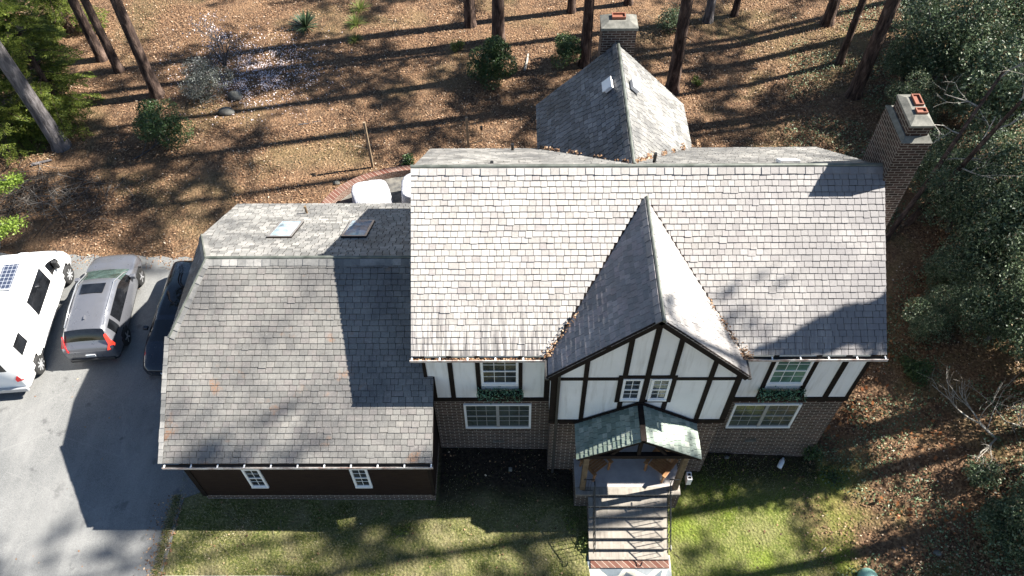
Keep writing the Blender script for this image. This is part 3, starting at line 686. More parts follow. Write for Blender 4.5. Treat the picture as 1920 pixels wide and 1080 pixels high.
def chimney_rear():
    b = MB(); b.box(5.7, 6.82, 10.1, 10.78, -1, 9.1); k = O(b, 'chimney', M['brick_ch'])
    c = MB(); c.box(5.66, 6.86, 10.06, 10.82, 9.1, 9.2); vs = [(5.66, 10.06, 9.2), (6.86, 10.06, 9.2), (6.86, 10.82, 9.2), (5.66, 10.82, 9.2), (5.92, 10.3, 9.32), (6.6, 10.3, 9.32), (6.6, 10.68, 9.32), (5.92, 10.68, 9.32)]
    c.add(vs, [(4, 5, 6, 7), (0, 1, 5, 4), (1, 2, 6, 5), (2, 3, 7, 6), (3, 0, 4, 7)]); O(c, 'chimney_cap', M['concrete'], k)
    f = MB(); x0, x1, a, b_ = 6.02, 6.46, 10.36, 10.62; f.box(x0, x1, a, a+.03, 9.28, 9.42); f.box(x0, x1, b_-.03, b_, 9.28, 9.42); f.box(x0, x0+.03, a+.03, b_-.03, 9.28, 9.42); f.box(x1-.03, x1, a+.03, b_-.03, 9.28, 9.42); f.box(x0+.03, x1-.03, a+.03, b_-.03, 9.28, 9.36); O(f, 'flue', M['clay'], k)
chimney_rear()
b = MB(); b.box(12.86, 13.05, 3.2, 3.37, 6.2, 6.5); O(b, 'lookout_block', M['wood'], H)
# --- porch
PXC, pza, pze, pye, pl, pr = 6.449, 4.186, 3.023, -2.059, 4.633, 8.264
s = MB(); slates(s, [(pl, by-.03, pze), (pl, pye, pze), (PXC, pye, pza), (PXC, by-.03, pza)], .15, .19)
po = O(s, 'porch_roof', M['slate_green'])
s = MB(); slates(s, [(pr, pye, pze), (pr, by-.03, pze), (PXC, by-.03, pza), (PXC, pye, pza)], .15, .19); O(s, 'sunny_slates', M['slate_green'], po)
d = MB(); deck(d, [(pl, by-.03, pze), (pl, pye, pze), (PXC, pye, pza), (PXC, by-.03, pza)], .09); deck(d, [(pr, pye, pze), (pr, by-.03, pze), (PXC, by-.03, pza), (PXC, pye, pza)], .09); O(d, 'roof_deck', M['timber'], po)
s = MB(); s.bar((PXC, pye-.02, pza+.03), (PXC, by-.04, pza+.03), .16, .05); O(s, 'ridge_cap', M['timber'], po)
s = MB(); ps = (pza-pze)/(PXC-pl)
for sx_ in (-1, 1): s.bar((PXC+sx_*1.85, by-.045, pze+.04), (PXC, by-.045, pza+.08), .03, .12)
s.bar((pl+.15, pye+.18, pze-.09), (pr-.15, pye+.18, pze-.09), .14, .18); s.bar((4.9, by-.1, pze-.09), (4.9, pye+.1, pze-.09), .12, .16); s.bar((7.98, by-.1, pze-.09), (7.98, pye+.1, pze-.09), .12, .16)
s.bar((PXC, pye+.18, pze), (PXC, pye+.18, pza-.12), .1, .1); s.bar((PXC-.8, pye+.18, pze), (PXC-.2, pye+.18, pza-.2), .09, .09); s.bar((PXC+.8, pye+.18, pze), (PXC+.2, pye+.18, pza-.2), .09, .09)
O(s, 'porch_truss', M['timber'], po)
PF = .5
for x in (4.96, 7.9):
    s = MB(); s.box(x-.08, x+.08, -1.9, -1.74, PF, pze-.18); O(s, 'porch_post', M['oldwood'], po, bevel=.01)
b = MB(); b.box(4.74, 8.06, -2.02, .3, -1.6, PF-.06); O(b, 'porch_base', M['brick'])
b = MB(); b.box(4.74, 8.06, -1.78, .3, PF-.06, PF); pf = O(b, 'porch_floor', M['porchfloor'])
b = MB(); b.box(4.74, 8.06, -2.05, -1.782, PF-.06, PF+.004); O(b, 'brick_edging', M['step'], pf)
b = MB(); b.box(6.0, 7.0, .02, .07, PF, 2.65); dr = O(b, 'front_door', M['chair']); b = MB(); b.box(4.95, 6.0, .04, .3, PF, 2.95); b.box(7.0, 8.0, .04, .3, PF, 2.95); b.box(6.0, 7.0, .08, .3, PF, 2.95); O(b, 'entrance_wall', M['timber'])
b = MB(); b.tube([(6.9, .0, 1.5), (6.9, -.04, 1.5)], .03, 8); O(b, 'handle', M['silver'], dr)
# debris in the valleys and gutters
def litter_pts(P, size, mt, name, parent=None, label=None, flat=.5, **k):
    P = np.asarray(P, float); n = len(P); a = rng.random(n)*2*pi; e = rng.normal(0, flat, (n, 2))
    u = np.stack([np.cos(a), np.sin(a), e[:, 0]], 1); v = np.stack([-np.sin(a), np.cos(a), e[:, 1]], 1)
    sz = size*rng.uniform(.55, 1.3, (n, 1)); u = u*sz*.5; v = v*sz*.36
    V = np.stack([P-u, P-v, P+u, P+v], 1).reshape(-1, 3); Fq = np.arange(4*n).reshape(n, 4)
    return npmesh(name, V, Fq, mt, parent)
for (a, b_, n) in (((3.76, y0, bze+.06), (4.6, .45, 6.95), 170), ((9.1, y0-.1, bze+.06), (8.1, .75, 7.15), 330)):
    a = np.array(a); b_ = np.array(b_); t_ = rng.random(n)**3.2
    P = a+(b_-a)*t_[:, None]+rng.normal(0, 1, (n, 3))*np.array([.09, .05, .035])*(1.25-t_)[:, None]
    P[:, 2] += .02; lo = litter_pts(P, .055, M['litter'], 'valley_leaves'); tag(lo, 'dead leaves heaped in the %s valley of the front gable roof' % ('left' if a[0] < 5 else 'right'), 'leaf litter', 'dead leaves on the roof', 'stuff')
P = np.stack([rng.uniform(0, 3.7, 500)**.8*1.3, rng.uniform(Yf-.1, Yf-.03, 500), rng.uniform(Ze-.11, Ze-.05, 500)], 1); P = P[P[:, 0] < 3.7]
tag(litter_pts(P, .05, M['litter'], 'gutter_leaves'), 'dead leaves caught in the main eaves gutter left of the gable', 'leaf litter', 'dead leaves on the roof', 'stuff')
P = np.concatenate([np.stack([3.7+2.5*rng.random(200)**1.6, rng.normal(0, .05, 200)], 1), np.stack([9.2-2.9*rng.random(520)**1.5, rng.normal(0, .09, 520)], 1)])
zc_ = np.where(P[:, 0] < 6.2, rze+(P[:, 0]-rl)*rs, rza-(P[:, 0]-rx)*rs); P = P[vnoise(P[:, 0], P[:, 0]*0, .22, 5) > .35]; zc_ = np.where(P[:, 0] < 6.2, rze+(P[:, 0]-rl)*rs, rza-(P[:, 0]-rx)*rs); yy = Yr+(Zr-zc_)/ms+.05+P[:, 1]
tag(litter_pts(np.stack([P[:, 0], yy, zc_+.05], 1), .07, M['litter'], 'valley_leaves'), 'dead leaves lining the valleys where the rear wing meets the main roof', 'leaf litter', 'dead leaves on the roof', 'stuff')

# ------------------------------------------------------------ steps with railings
ST = thing('porch_steps', (6.4, -2.9, -.7), 'flight of brick steps with black iron railings leading up to the porch', 'steps')
n_st = 6; going = .272; rise = .19
for i in range(n_st):
    yy = -2.05-going*i; z = PF-rise*(i+1); b = MB(); b.box(5.16, 7.64, yy-going, yy if i else -2.02, -1.6+.01*i, z-.07); k = b.build('step', M['brick'], ST)
    b = MB(); b.box(5.15, 7.65, yy-going-.025, yy+.0, z-.07, z); b.build('tread', M['step'], k)
b = MB(); b.box(5.2, 7.66, -2.05-going*6-.26, -2.05-going*6, -1.5, -.72); b.build('bottom_step', M['brick_red'], ST)
for x in (5.28, 7.6):
    r_ = MB(); top = []
    y1_ = -2.15; yE = -2.05-going*5.6
    zA = PF+.9; zB = PF-rise*6+.9
    r_.tube([(x, -2.0, zA), (x, y1_, zA), (x, yE, zB), (x, yE-.12, zB-.02), (x, yE-.14, zB-.14), (x, yE-.04, zB-.2)], .02, 6)
    r_.tube([(x, y1_, zA-.75), (x, yE, zB-.72)], .012, 6)
    for j in range(12):
        f = j/11; yy = y1_+(yE-y1_)*f; zz = zA+(zB-zA)*f; r_.tube([(x, yy, zz-(.88 if j % 4 == 0 else .74)), (x, yy, zz)], .014 if j % 4 == 0 else .008, 5)
    xs_ = (4.95, x) if x < 6 else (x, 7.9)
    r_.tube([(xs_[0], -1.95, zA), (xs_[1], -1.95, zA)], .02, 6); r_.tube([(xs_[0], -1.95, PF+.1), (xs_[1], -1.95, PF+.1)], .012, 6)
    for f in (.25, .5, .75): r_.tube([(xs_[0]+(xs_[1]-xs_[0])*f, -1.95, PF+.1), (xs_[0]+(xs_[1]-xs_[0])*f, -1.95, zA)], .008, 5)
    r_.build('railing', M['iron'], ST)

# ------------------------------------------------------------ porch chairs
def chair(x, y, rz, label):
    T = thing('porch_chair', (x, y, PF), label, 'chair', 'wooden chairs on the porch', rz)
    s_ = MB()
    for i in range(6): s_.box(-.28, .28, -.26+i*.09, -.26+i*.09+.075, .36+.015*(5-i)*.6, .385+.015*(5-i)*.6)
    s_.build('seat', M['chair'], T, True)
    s_ = MB()
    for i in range(6):
        xx = -.27+i*.092; s_.prism([(xx, .25, .36), (xx+.078, .25, .36), (xx+.078, .55, .98+.03*(2.5-abs(i-2.5))), (xx, .55, .98+.03*(2.5-abs(i-2.5)))], (0, .025, 0))
    s_.box(-.29, .29, .44, .47, .72, .78); s_.build('backrest', M['chair'], T, True)
    for sx_ in (-1, 1):
        s_ = MB(); s_.box(sx_*.35-.06, sx_*.35+.06, -.38, .4, .56, .585); s_.build('armrest', M['chair'], T, True, bevel=.01)
        s_ = MB(); s_.bar((sx_*.32, -.3, 0), (sx_*.32, -.3, .56), .07, .05); s_.build('leg', M['chair'], T, True)
        s_ = MB(); s_.bar((sx_*.31, .35, 0), (sx_*.31, .3, .56), .07, .05); s_.build('leg', M['chair'], T, True)
    return T
chair(5.4, -1.15, R(38), 'shaded brown wooden armchair at the left end of the porch')
chair(7.45, -1.2, R(-40), 'sunlit brown wooden armchair at the right end of the porch')

# ------------------------------------------------------------ foliage helpers
def quads(P, size, asp=.5, up=.0, seed=0, dirs=None):
    g = np.random.default_rng(seed); P = np.asarray(P, float); n = len(P)
    u = g.normal(size=(n, 3)) if dirs is None else dirs+g.normal(size=(n, 3))*.35; u /= np.linalg.norm(u, axis=1, keepdims=True)
    h = g.normal(size=(n, 3)); h[:, 2] *= (1-up); v = np.cross(u, h)
    w2 = g.normal(size=(n, 3)); w2[:, 2] += up*3; nrm = w2; v = np.cross(nrm, u); v /= np.linalg.norm(v, axis=1, keepdims=True)+1e-9
    s = size*g.uniform(.6, 1.35, (n, 1)); u = u*s*.5; v = v*s*.5*asp
    V = np.stack([P-u, P-v*1.0, P+u, P+v], 1).reshape(-1, 3); return V, np.arange(4*n).reshape(n, 4)

def lumps(n, rad, hh, seed, k=14, sub=.42):
    """points in shells of k lumps scattered in an ellipsoid radius rad, half height hh"""
    g = np.random.default_rng(seed)
    c = g.normal(size=(k, 3)); c /= np.linalg.norm(c, axis=1, keepdims=True); c *= g.uniform(.25, .78, (k, 1)); c *= (rad, rad, hh)
    i = g.integers(0, k, n); d = g.normal(size=(n, 3)); d /= np.linalg.norm(d, axis=1, keepdims=True)
    r = g.uniform(.5, 1.0, (n, 1))**.6; ls = g.uniform(.75, 1.25, (k, 1))[i]
    return c[i]+d*r*ls*sub*np.array((rad, rad, (hh+rad)/2)), c

def branching(mb, p, d, L, r, depth, g, spread=.6, kids=3, seg=3, grav=0., tips=None):
    pts = [Vector(p)]; d = Vector(d).normalized(); rad = [r]
    for i in range(seg):
        d = (d+Vector(g.normal(0, .12, 3))+Vector((0, 0, grav))).normalized(); pts.append(pts[-1]+d*L/seg); rad.append(r*(1-.45*(i+1)/seg))
    mb.tube(pts, rad, 6 if r > .03 else 4, cap=False)
    if tips is not None and depth <= 1: tips.append(pts[-1].copy())
    if depth > 0:
        for k in range(kids):
            q = pts[1+int(g.integers(0, seg))]; nd = (d+Vector(g.normal(0, spread, 3))).normalized()
            branching(mb, q, nd, L*g.uniform(.5, .8), r*.5, depth-1, g, spread, kids, seg, grav, tips)

def trunk_mesh(h, r, seed, lean=(0, 0), flare=1.5, n=10):
    g = np.random.default_rng(seed); pts = []; rad = []; ox = oy = 0
    for i in range(13):
        f = i/12; z = h*f; ox = lean[0]*z+.12*sin(f*5+seed)*r*2; oy = lean[1]*z+.1*cos(f*4+seed)*r*2
        pts.append((ox, oy, z-.15 if i == 0 else z)); rad.append(r*(1-.62*f)*(flare if i == 0 else 1)*(1.0))
    pts.insert(1, (pts[0][0]*.9, pts[0][1]*.9, .35)); rad.insert(1, r*1.12)
    mb = MB(); mb.tube(pts, rad, n, cap=False); return mb, pts

# ------------------------------------------------------------ pines: tall straight trunks, crowns high above
crown_protos = []
def pine_crown_mesh(seed):
    g = np.random.default_rng(seed); mb = MB(); P = []; D = []
    for b_ in range(30):
        z = g.uniform(0, 9.5); L = (3.3*(1-z/11.5)+.5)*g.uniform(.7, 1.15); a = g.uniform(0, 2*pi); d0 = Vector((cos(a), sin(a), g.uniform(-.05, .45)))
        p = Vector((0, 0, z)); q = p+d0*L; mb.tube([p, p+d0*L*.5+Vector((0, 0, .1)), q], [.06, .035, .012], 4, cap=False)
        m_ = int(9*L/2)
        for j in range(m_):
            f = g.uniform(.3, 1.05); c = p+d0*L*f+Vector(g.normal(0, .28, 3)); k = 30
            dd = g.normal(size=(k, 3)); dd /= np.linalg.norm(dd, axis=1, keepdims=True); P.append(np.array(c)+dd*g.uniform(.06, .24, (k, 1))); D.append(dd)
    V, Fq = quads(np.concatenate(P), .26, .16, 0, seed, np.concatenate(D)); return mb, V, Fq
def pine_proto(seed):
    mb, V, Fq = pine_crown_mesh(seed)
    me = bpy.data.meshes.new('pine_crown'); me.vertices.add(len(V)); me.vertices.foreach_set('co', V.astype(np.float32).ravel()); me.loops.add(Fq.size); me.loops.foreach_set('vertex_index', Fq.astype(np.int32).ravel())
    me.polygons.add(len(Fq)); me.polygons.foreach_set('loop_start', np.arange(0, Fq.size, 4, dtype=np.int32)); me.polygons.foreach_set('loop_total', np.full(len(Fq), 4, np.int32)); me.update(calc_edges=True); me.materials.append(M['pineneedle'])
    mb2 = bpy.data.meshes.new('pine_branches'); mb2.from_pydata(mb.v, [], mb.f); mb2.update(); mb2.materials.append(M['bark'])
    return me, mb2
PP = [pine_proto(s_) for s_ in (1, 2, 3)]
pine_i = 0
def pine(p, r, label, h=25, crown=15, lean=(0, 0), mt='bark', sc=1., group='tall pines around the house', cr=True):
    global pine_i; pine_i += 1
    T = thing('pine_tree', p, label, 'tree', group)
    mb, pts = trunk_mesh(h, r, pine_i, lean); gg = np.random.default_rng(pine_i)
    for _ in range(7):
        zz = gg.uniform(3, min(crown, 14)); a_ = gg.uniform(0, 2*pi); L_ = gg.uniform(.25, .9); c_ = Vector((lean[0]*zz, lean[1]*zz, zz)); d_ = Vector((cos(a_), sin(a_), gg.uniform(-.3, .3)))
        mb.tube([c_, c_+d_*(r+L_*.5), c_+d_*(r+L_)+Vector((0, 0, -.08))], [.035, .022, .01], 5, cap=False)
    mb.build('trunk', M[mt], T, True, True)
    if cr:
        me, mb2 = PP[pine_i % 3]
        for nm, mm in (('crown', me), ('limbs', mb2)):
            o = bpy.data.objects.new(nm, mm); C.objects.link(o); o.parent = T; o.location = (lean[0]*crown, lean[1]*crown, crown); o.rotation_euler = (0, 0, pine_i*1.3); o.scale = (sc, sc, 1)
    return T
G_ = 'tall pines around the house'
pine(at(112, 275), .33, 'grey barked pine trunk rising at the far left edge in front of the feathery hemlock', mt='bark_grey', h=25, sc=1.0, lean=(-.045, .0))
pine(at(222, 132), .21, 'thin dark pine trunk just right of the hemlock, second trunk from the left', h=23, crown=14)
pine(at(192, 110), .24, 'dark pine trunk half hidden behind the hemlock foliage', h=25, crown=15)
pine(at(298, 178), .27, 'dark pine trunk rising out of the low green shrub at upper left', h=26)
pine(at(884, 47), .27, 'pine trunk left of the pair at the top centre, above the dark evergreen shrub', h=31, crown=21)
pine(at(935, 78), .30, 'straight brown pine trunk directly above the dark evergreen shrub', h=33, crown=23)
pine(at(1070, 22), .2, 'short looking distant pine trunk at the top edge left of the rear chimney', h=32, crown=22)
pine(at(1094, 122), .26, 'pine trunk standing just left of the rear brick chimney', h=32, crown=21, sc=1.3)
pine(at(1258, 168), .29, 'pine trunk leaning right beside the right slope of the rear wing roof', h=31, crown=19, sc=1.3)
pine(at(1328, 38), .22, 'small pale pine trunk at the top edge right of the rear wing', h=22, mt='bark_grey')
pine(at(1378, 28), .16, 'thinnest trunk at the top edge, next to the small pale trunk', h=27, crown=19)
pine(at(1552, 45), .26, 'dark pine trunk at the top edge left of the three leaning trunks at upper right', h=26)
pine(at(1600, 180), .29, 'long pine trunk leaning right in front of the glossy evergreens at upper right', h=38, crown=26, sc=1.6)
pine(at(1572, 118), .17, 'slender trunk between the two larger trunks at upper right', h=20, crown=13)
pine(at(1177, 6), .2, 'distant pine trunk behind the rear chimney at the top edge', h=22)
# neighbours beyond the frame whose crowns shade the yard and the roof end
for i, (x, y, r_, h_, cr_, s_, tx) in enumerate(((35, 20, .3, 27, 13, 1.4, 'pine beyond the upper right corner, nearest the evergreens'), (32, 26, .3, 27, 14, 1.4, 'pine farthest beyond the upper right corner'), (37, 13, .3, 27, 14, 1.4, 'pine far right, level with the rear wing'),
        (27.2, -.6, .26, 30, 19, .8, 'slim pine right of the front lawn, its shadow crossing the slope'), (29.5, 2.2, .32, 37, 24, 1.0, 'very tall pine right of the house front'), (25.2, 2.6, .2, 41, 31, .9, 'tallest pine beyond the right edge, close to the pointed conifer'), (33, -2.8, .28, 30, 20, .8, 'pine behind the slim one right of the front lawn'),
        (31, -1.5, .3, 26, 13, 1.2, 'pine far right of the front lawn, nearest the street side'), (24, -5.5, .28, 25, 12, 1.2, 'pine at the lower right beyond the shaded slope'),
        (19.5, -7.5, .3, 24, 12, 1.3, 'pine just below the lower right corner of the yard'), (33, 9, .3, 26, 15, 1.1, 'pine right of the glossy evergreens, level with the right chimney'),
        (30, 16, .3, 26, 14, 1.2, 'pine right of the evergreens, level with the back yard'), (27, 23, .3, 26, 14, 1.2, 'pine at the far upper right behind the evergreens'),
        (16, 31, .3, 26, 15, 1.1, 'pine in the woods straight above the rear yard'), (4, 33, .3, 26, 15, 1.1, 'pine in the woods above the top edge near the centre'), (-7, 31, .3, 25, 14, 1.1, 'pine in the woods above the yucca'))):
    pine((x, y, float(gz(x, y))), r_, tx, h=h_, crown=cr_, sc=s_)

# ------------------------------------------------------------ hemlock (feathery sprays), left
def hemlock(p, h, rad, label, seed):
    g = np.random.default_rng(seed); T = thing('hemlock_tree', p, label, 'tree', 'feathery evergreens')
    mb, pts = trunk_mesh(h*1.0, .16, seed)
    P = []; D = []
    for b_ in range(95):
        z = h*g.uniform(.06, .98); L = rad*(1-z/h)**.55*g.uniform(.6, 1.1)+.2; a = g.uniform(0, 2*pi); dr_ = np.array([cos(a), sin(a), .12]); sd = np.array([-sin(a), cos(a), 0])
        q = [np.array([0, 0, z])+dr_*L*f-np.array([0, 0, .35*L*f*f]) for f in np.linspace(0, 1, 8)]
        mb.tube(q, list(np.linspace(.03, .006, 8)), 4, cap=False)
        for f in np.linspace(.2, 1, int(9+L*6)):
            c = np.array([0, 0, z])+dr_*L*f-np.array([0, 0, .35*L*f*f])
            for sgn in (-1, 1):
                tl = (.28+.35*L*(1-f)*.6)*g.uniform(.7, 1.2); td = sd*sgn*.85+dr_*.55; td /= np.linalg.norm(td)
                k = int(tl*26)+3
                for e in np.linspace(.1, 1, k):
                    pp = c+td*tl*e+np.array([0, 0, -.18*tl*e*e]); wv = np.cross(td, [0, 0, 1.]); P.append(pp); D.append(td*.6+wv*g.choice([-1, 1])*.7+np.array([0, 0, -.1]))
    P = np.array(P); P += g.normal(0, .012, P.shape); V, Fq = quads(P, .13, .3, .8, seed, np.array(D))
    npmesh('crown', V, Fq, M['hemlock'], T, True); mb.build('trunk', M['bark'], T, True, True)
    return T
hemlock(at(118, 215), 6.2, 2.6, 'large feathery light green hemlock at upper left between the pine trunks', 5)
hemlock(at(25, 260), 5.2, 2.3, 'feathery hemlock at the left edge behind the grey pine trunk', 6)
hemlock(at(130, 60), 5.5, 2.2, 'feathery hemlock at the top left corner, partly cut by the frame', 8)

# ------------------------------------------------------------ broadleaf evergreens, right
def evergreen_proto(seed, rad, hh, n, k, size, mt, zc):
    Pn, c = lumps(n, rad, hh, seed, k); Pn[:, 2] += zc; Pn = Pn[Pn[:, 2] > .12]
    V, Fq = quads(Pn, size, .5, .35, seed); g = np.random.default_rng(seed); mb = MB()
    for q in c:
        mb.tube([(0, 0, zc*.25), (q[0]*.45, q[1]*.45, (q[2]+zc)*.6), (q[0], q[1], q[2]+zc)], [.07, .045, .015], 5, cap=False)
    mb.tube([(0, 0, -.2), (0, 0, zc*.4), (0, 0, zc)], [.14, .11, .06], 8, cap=False)
    return V, Fq, mb
EP = []
for sd_, (ra, hh, n) in enumerate(((2.5, 2.7, 17000), (2.1, 2.3, 13000), (2.7, 2.2, 16000))):
    V, Fq, mb = evergreen_proto(40+sd_, ra, hh, n, 22, .13, 'holly', hh+.5); EP.append((V, Fq, mb))
ev_mesh = []
for i, (V, Fq, mb) in enumerate(EP):
    o = npmesh('crown', V, Fq, M['holly']); t_ = mb.build('trunk', M['bark_grey'], smoothing=True); ev_mesh.append((o.data, t_.data))
    bpy.data.objects.remove(o); bpy.data.objects.remove(t_)
def evergreen(x, y, kind, sc, rz, label):
    T = thing('broadleaf_evergreen', (x, y, float(gz(x, y))-.1), label, 'tree', 'glossy evergreens on the right', rz)
    for nm, me in zip(('crown', 'trunk'), ev_mesh[kind]):
        o = bpy.data.objects.new(nm, me); C.objects.link(o); o.parent = T
    T.scale = (sc, sc, sc); return T
for i, (u, v, k, sc, tx) in enumerate(((1745, 105, 0, 1.0, 'glossy evergreen at the top right, nearest the long leaning pine trunk'),
        (1880, 60, 2, 1.1, 'glossy evergreen in the very top right corner'), (1850, 215, 1, 1.1, 'glossy evergreen right of the chimney top at the frame edge'),
        (1815, 330, 1, .8, 'small glossy evergreen close behind the right chimney'), (1900, 400, 0, .95, 'glossy evergreen at the right edge level with the chimney foot'),
        (1815, 470, 2, .62, 'low evergreen right of the roof end, below the chimney'), (1895, 560, 1, 1.0, 'glossy evergreen at the right edge level with the middle of the roof'),
        (1815, 590, 2, .55, 'low evergreen right of the roof end, level with the roof shadow'), (1925, 660, 2, .75, 'glossy evergreen at the right edge just above the bare branches'),
        (1925, 960, 1, .7, 'evergreen at the lower right edge below the bare branches'), (1700, 30, 1, .75, 'smaller evergreen at the top edge beside the leaning pine'),
        (1775, 400, 0, .62, 'evergreen between the leaning trunks and the right chimney foot'), (1870, 470, 2, .8, 'evergreen at the right, second below the leaning trunks'), (1765, 520, 1, .5, 'smallest evergreen, nearest the right roof edge'),
        (1850, 600, 0, .7, 'evergreen right of the roof shadow, one in from the edge'), (1690, 130, 2, .62, 'low evergreen at the foot of the long leaning pine'), (1800, 160, 1, .9, 'evergreen in the middle of the upper right group'),
        (1735, 330, 2, .6, 'evergreen just right of the chimney stack, at its foot'), (1725, 600, 0, .42, 'small evergreen closest to the lower right roof corner'), (1690, 215, 0, .5, 'small evergreen just above the right chimney'))):
    p = at(u, v+55*sc); evergreen(p.x, p.y, k, sc, i*1.1, tx)

for i, (x, y, k, sc, tx) in enumerate(((26.0, -1.5, 0, 1.4, 'broad glossy evergreen just beyond the right edge, level with the porch'), (27.5, -4.0, 0, 1.35, 'tall glossy evergreen beyond the right edge, level with the front lawn'), (31, -4.5, 2, 1.7, 'largest glossy evergreen beyond the right edge'),
        (22.5, -6.2, 1, 1.6, 'glossy evergreen beyond the lower right corner'))):
    evergreen(x, y, k, sc, i*.9, tx)
def cone_tree(x, y, top, slope, label, seed):
    g = np.random.default_rng(seed); z0 = float(gz(x, y)); T = thing('columnar_conifer', (x, y, z0), label, 'tree'); h = top-z0; mb, _ = trunk_mesh(h*.97, .24, seed); mb.build('trunk', M['bark'], T, True, True)
    n = 19000; t_ = g.random(n)**.6*(h*.6); rr = np.minimum(t_*slope, 1.9)*g.uniform(.25, 1.05, n)*(1+.25*np.sin(t_*3.1+seed)); a = g.uniform(0, 2*pi, n)
    P = np.stack([rr*np.cos(a), rr*np.sin(a), h-t_-rr*.15], 1); V, Fq = quads(P, .22, .5, .3, seed); npmesh('crown', V, Fq, M['pineneedle'], T, True)
cone_tree(22.1, 2.25, 18.9, .21, 'narrow pointed conifer beyond the right edge, taller than the evergreens round it', 3)

# ------------------------------------------------------------ shrubs
def shrub(p, rad, hh, n, mt, label, seed, size=.1, k=10, group='shrubs in the back yard', name='shrub', asp=.5, stems=True):
    T = thing(name, p, label, 'shrub', group); Pn, c = lumps(n, rad, hh, seed, k); Pn[:, 2] += hh*.95; Pn = Pn[Pn[:, 2] > .02]
    V, Fq = quads(Pn, size, asp, .2, seed); npmesh('foliage', V, Fq, M[mt], T, True)
    mb = MB()
    for q in c: mb.tube([(0, 0, -.05), (q[0]*.5, q[1]*.5, (q[2]+hh)*.55), (q[0], q[1], q[2]+hh)], [.03, .018, .006], 4, cap=False)
    mb.build('stems', M['bark_grey'], T, True); return T
shrub(at(318, 268), 1.3, 1.25, 9000, 'shrub', 'dense dark green shrub at the foot of a pine trunk at upper left', 61, .09, 12)
shrub(at(925, 145), 1.3, 1.2, 9500, 'shrub', 'dense dark evergreen shrub in front of the straight pine trunk', 62, .1, 12)
shrub(at(1055, 122), 1.05, .8, 5200, 'shrub', 'low dark shrub left of the rear wing roof, in pine shade', 63, .09)
shrub(at(393, 185), 1.45, 1.0, 8000, 'greyshrub', 'greyish loose shrub beside the petals', 64, .07, 14, asp=.4)
shrub(at(862, 95), .45, .3, 700, 'tuft', 'small yellowish shrub left of the dark evergreen shrub', 65, .09)
shrub(at(765, 308), .4, .25, 500, 'shrub', 'small leafy plant at the edge of the patio wall', 66, .1)
shrub(at(1305, 160), .35, .25, 450, 'tuft', 'little green shrub right of the rear wing roof', 67, .09)
shrub(at(1255, 60), 1.1, .7, 2600, 'holly', 'thin glossy shrub right of the rear chimney', 68, .1, 12)
shrub(at(1510, 858), .42, .5, 900, 'shrub', 'dark small bush against the front brick wall at the right corner', 69, .09, group='shrubs by the front wall')
shrub(at(1710, 705), .7, .35, 1700, 'shrub', 'low green bush on the slope right of the front corner', 70, .09, 10, group='shrubs by the front wall')
shrub(at(1560, 900), .5, .2, 600, 'shrub', 'ground hugging bush below the right front corner', 71, .08, 10, group='shrubs by the front wall')
shrub(at(1830, 900), .8, .5, 1500, 'holly', 'dark bush under the bare branches at the lower right', 72, .1, 10, group='shrubs by the front wall')
shrub(at(1870, 1010), 1.3, .8, 5200, 'holly', 'large dark bush at the lower right corner', 73, .1, 14, group='shrubs by the front wall')
for i, (u, v) in enumerate(((1098, 1012), (1070, 985), (758, 995))):
    shrub(at(u, v), .3, .1, 380, 'tuft', ('weedy clump beside the foot of the steps', 'weedy clump left of the steps in the shade edge', 'weedy clump in the lawn below the dark flower bed')[i], 80+i, .07, 8, group='weeds in the lawn', name='weed_clump')
def tuft(p, n, L, wd, mt, label, seed, name='grass_tuft', cat='plant', group=None, spread=.55):
    g = np.random.default_rng(seed); T = thing(name, p, label, cat, group); V = []; Fq = []
    for i in range(n):
        a = g.uniform(0, 2*pi); e = g.uniform(.12, 1.)**.8; d_ = np.array([cos(a)*e, sin(a)*e, 1.05-e*.85]); d_ /= np.linalg.norm(d_); s_ = np.array([-sin(a), cos(a), 0])*wd; l_ = L*g.uniform(.7, 1.1)
        b0 = np.array([cos(a), sin(a), 0])*.05; m1 = b0+d_*l_*.5; m2 = b0+d_*l_-np.array([0, 0, l_*.15*spread]); k = len(V)
        V += [b0-s_*.5, b0+s_*.5, m1+s_, m1-s_, m2+s_*.05, m2-s_*.05]; Fq += [(k, k+1, k+2, k+3), (k+3, k+2, k+4, k+5)]
    npmesh('blades', np.array(V), np.array(Fq), M[mt], T, True); return T
tuft(at(573, 50), 150, .95, .03, 'yucca', 'spiky dark green yucca rosette at the top of the leaf covered yard', 90, 'yucca', 'plant')
for i, (u, v, t_) in enumerate(((676, 18, 'topmost of the three grassy tufts right of the yucca'), (668, 46, 'middle one of the three grassy tufts right of the yucca'), (666, 76, 'lowest and smallest of the three grassy tufts right of the yucca'))):
    tuft(at(u, v), 130, (.75, .7, .5)[i], .012, 'tuft', t_, 91+i, group='grassy tufts in the back yard')

# small bare magnolia with blossoms
def magnolia():
    p = at(422, 125); T = thing('magnolia_tree', p, 'small bare magnolia with sparse lilac blossoms standing over fallen petals', 'tree'); g = np.random.default_rng(17); mb = MB(); tips = []
    for k in range(4): branching(mb, (0, 0, -.05), (g.normal(0, .35), g.normal(0, .35), 1), 1.6, .045, 3, g, .5, 3, 3, .03, tips)
    mb.build('branches', M['bark_grey'], T, True, True)
    P = np.repeat(np.array([tuple(t) for t in tips]), 3, 0)+g.normal(0, .06, (len(tips)*3, 3)); V, Fq = quads(P, .075, .8, 0, 5); npmesh('blossoms', V, Fq, M['petal'], T, True)
magnolia()
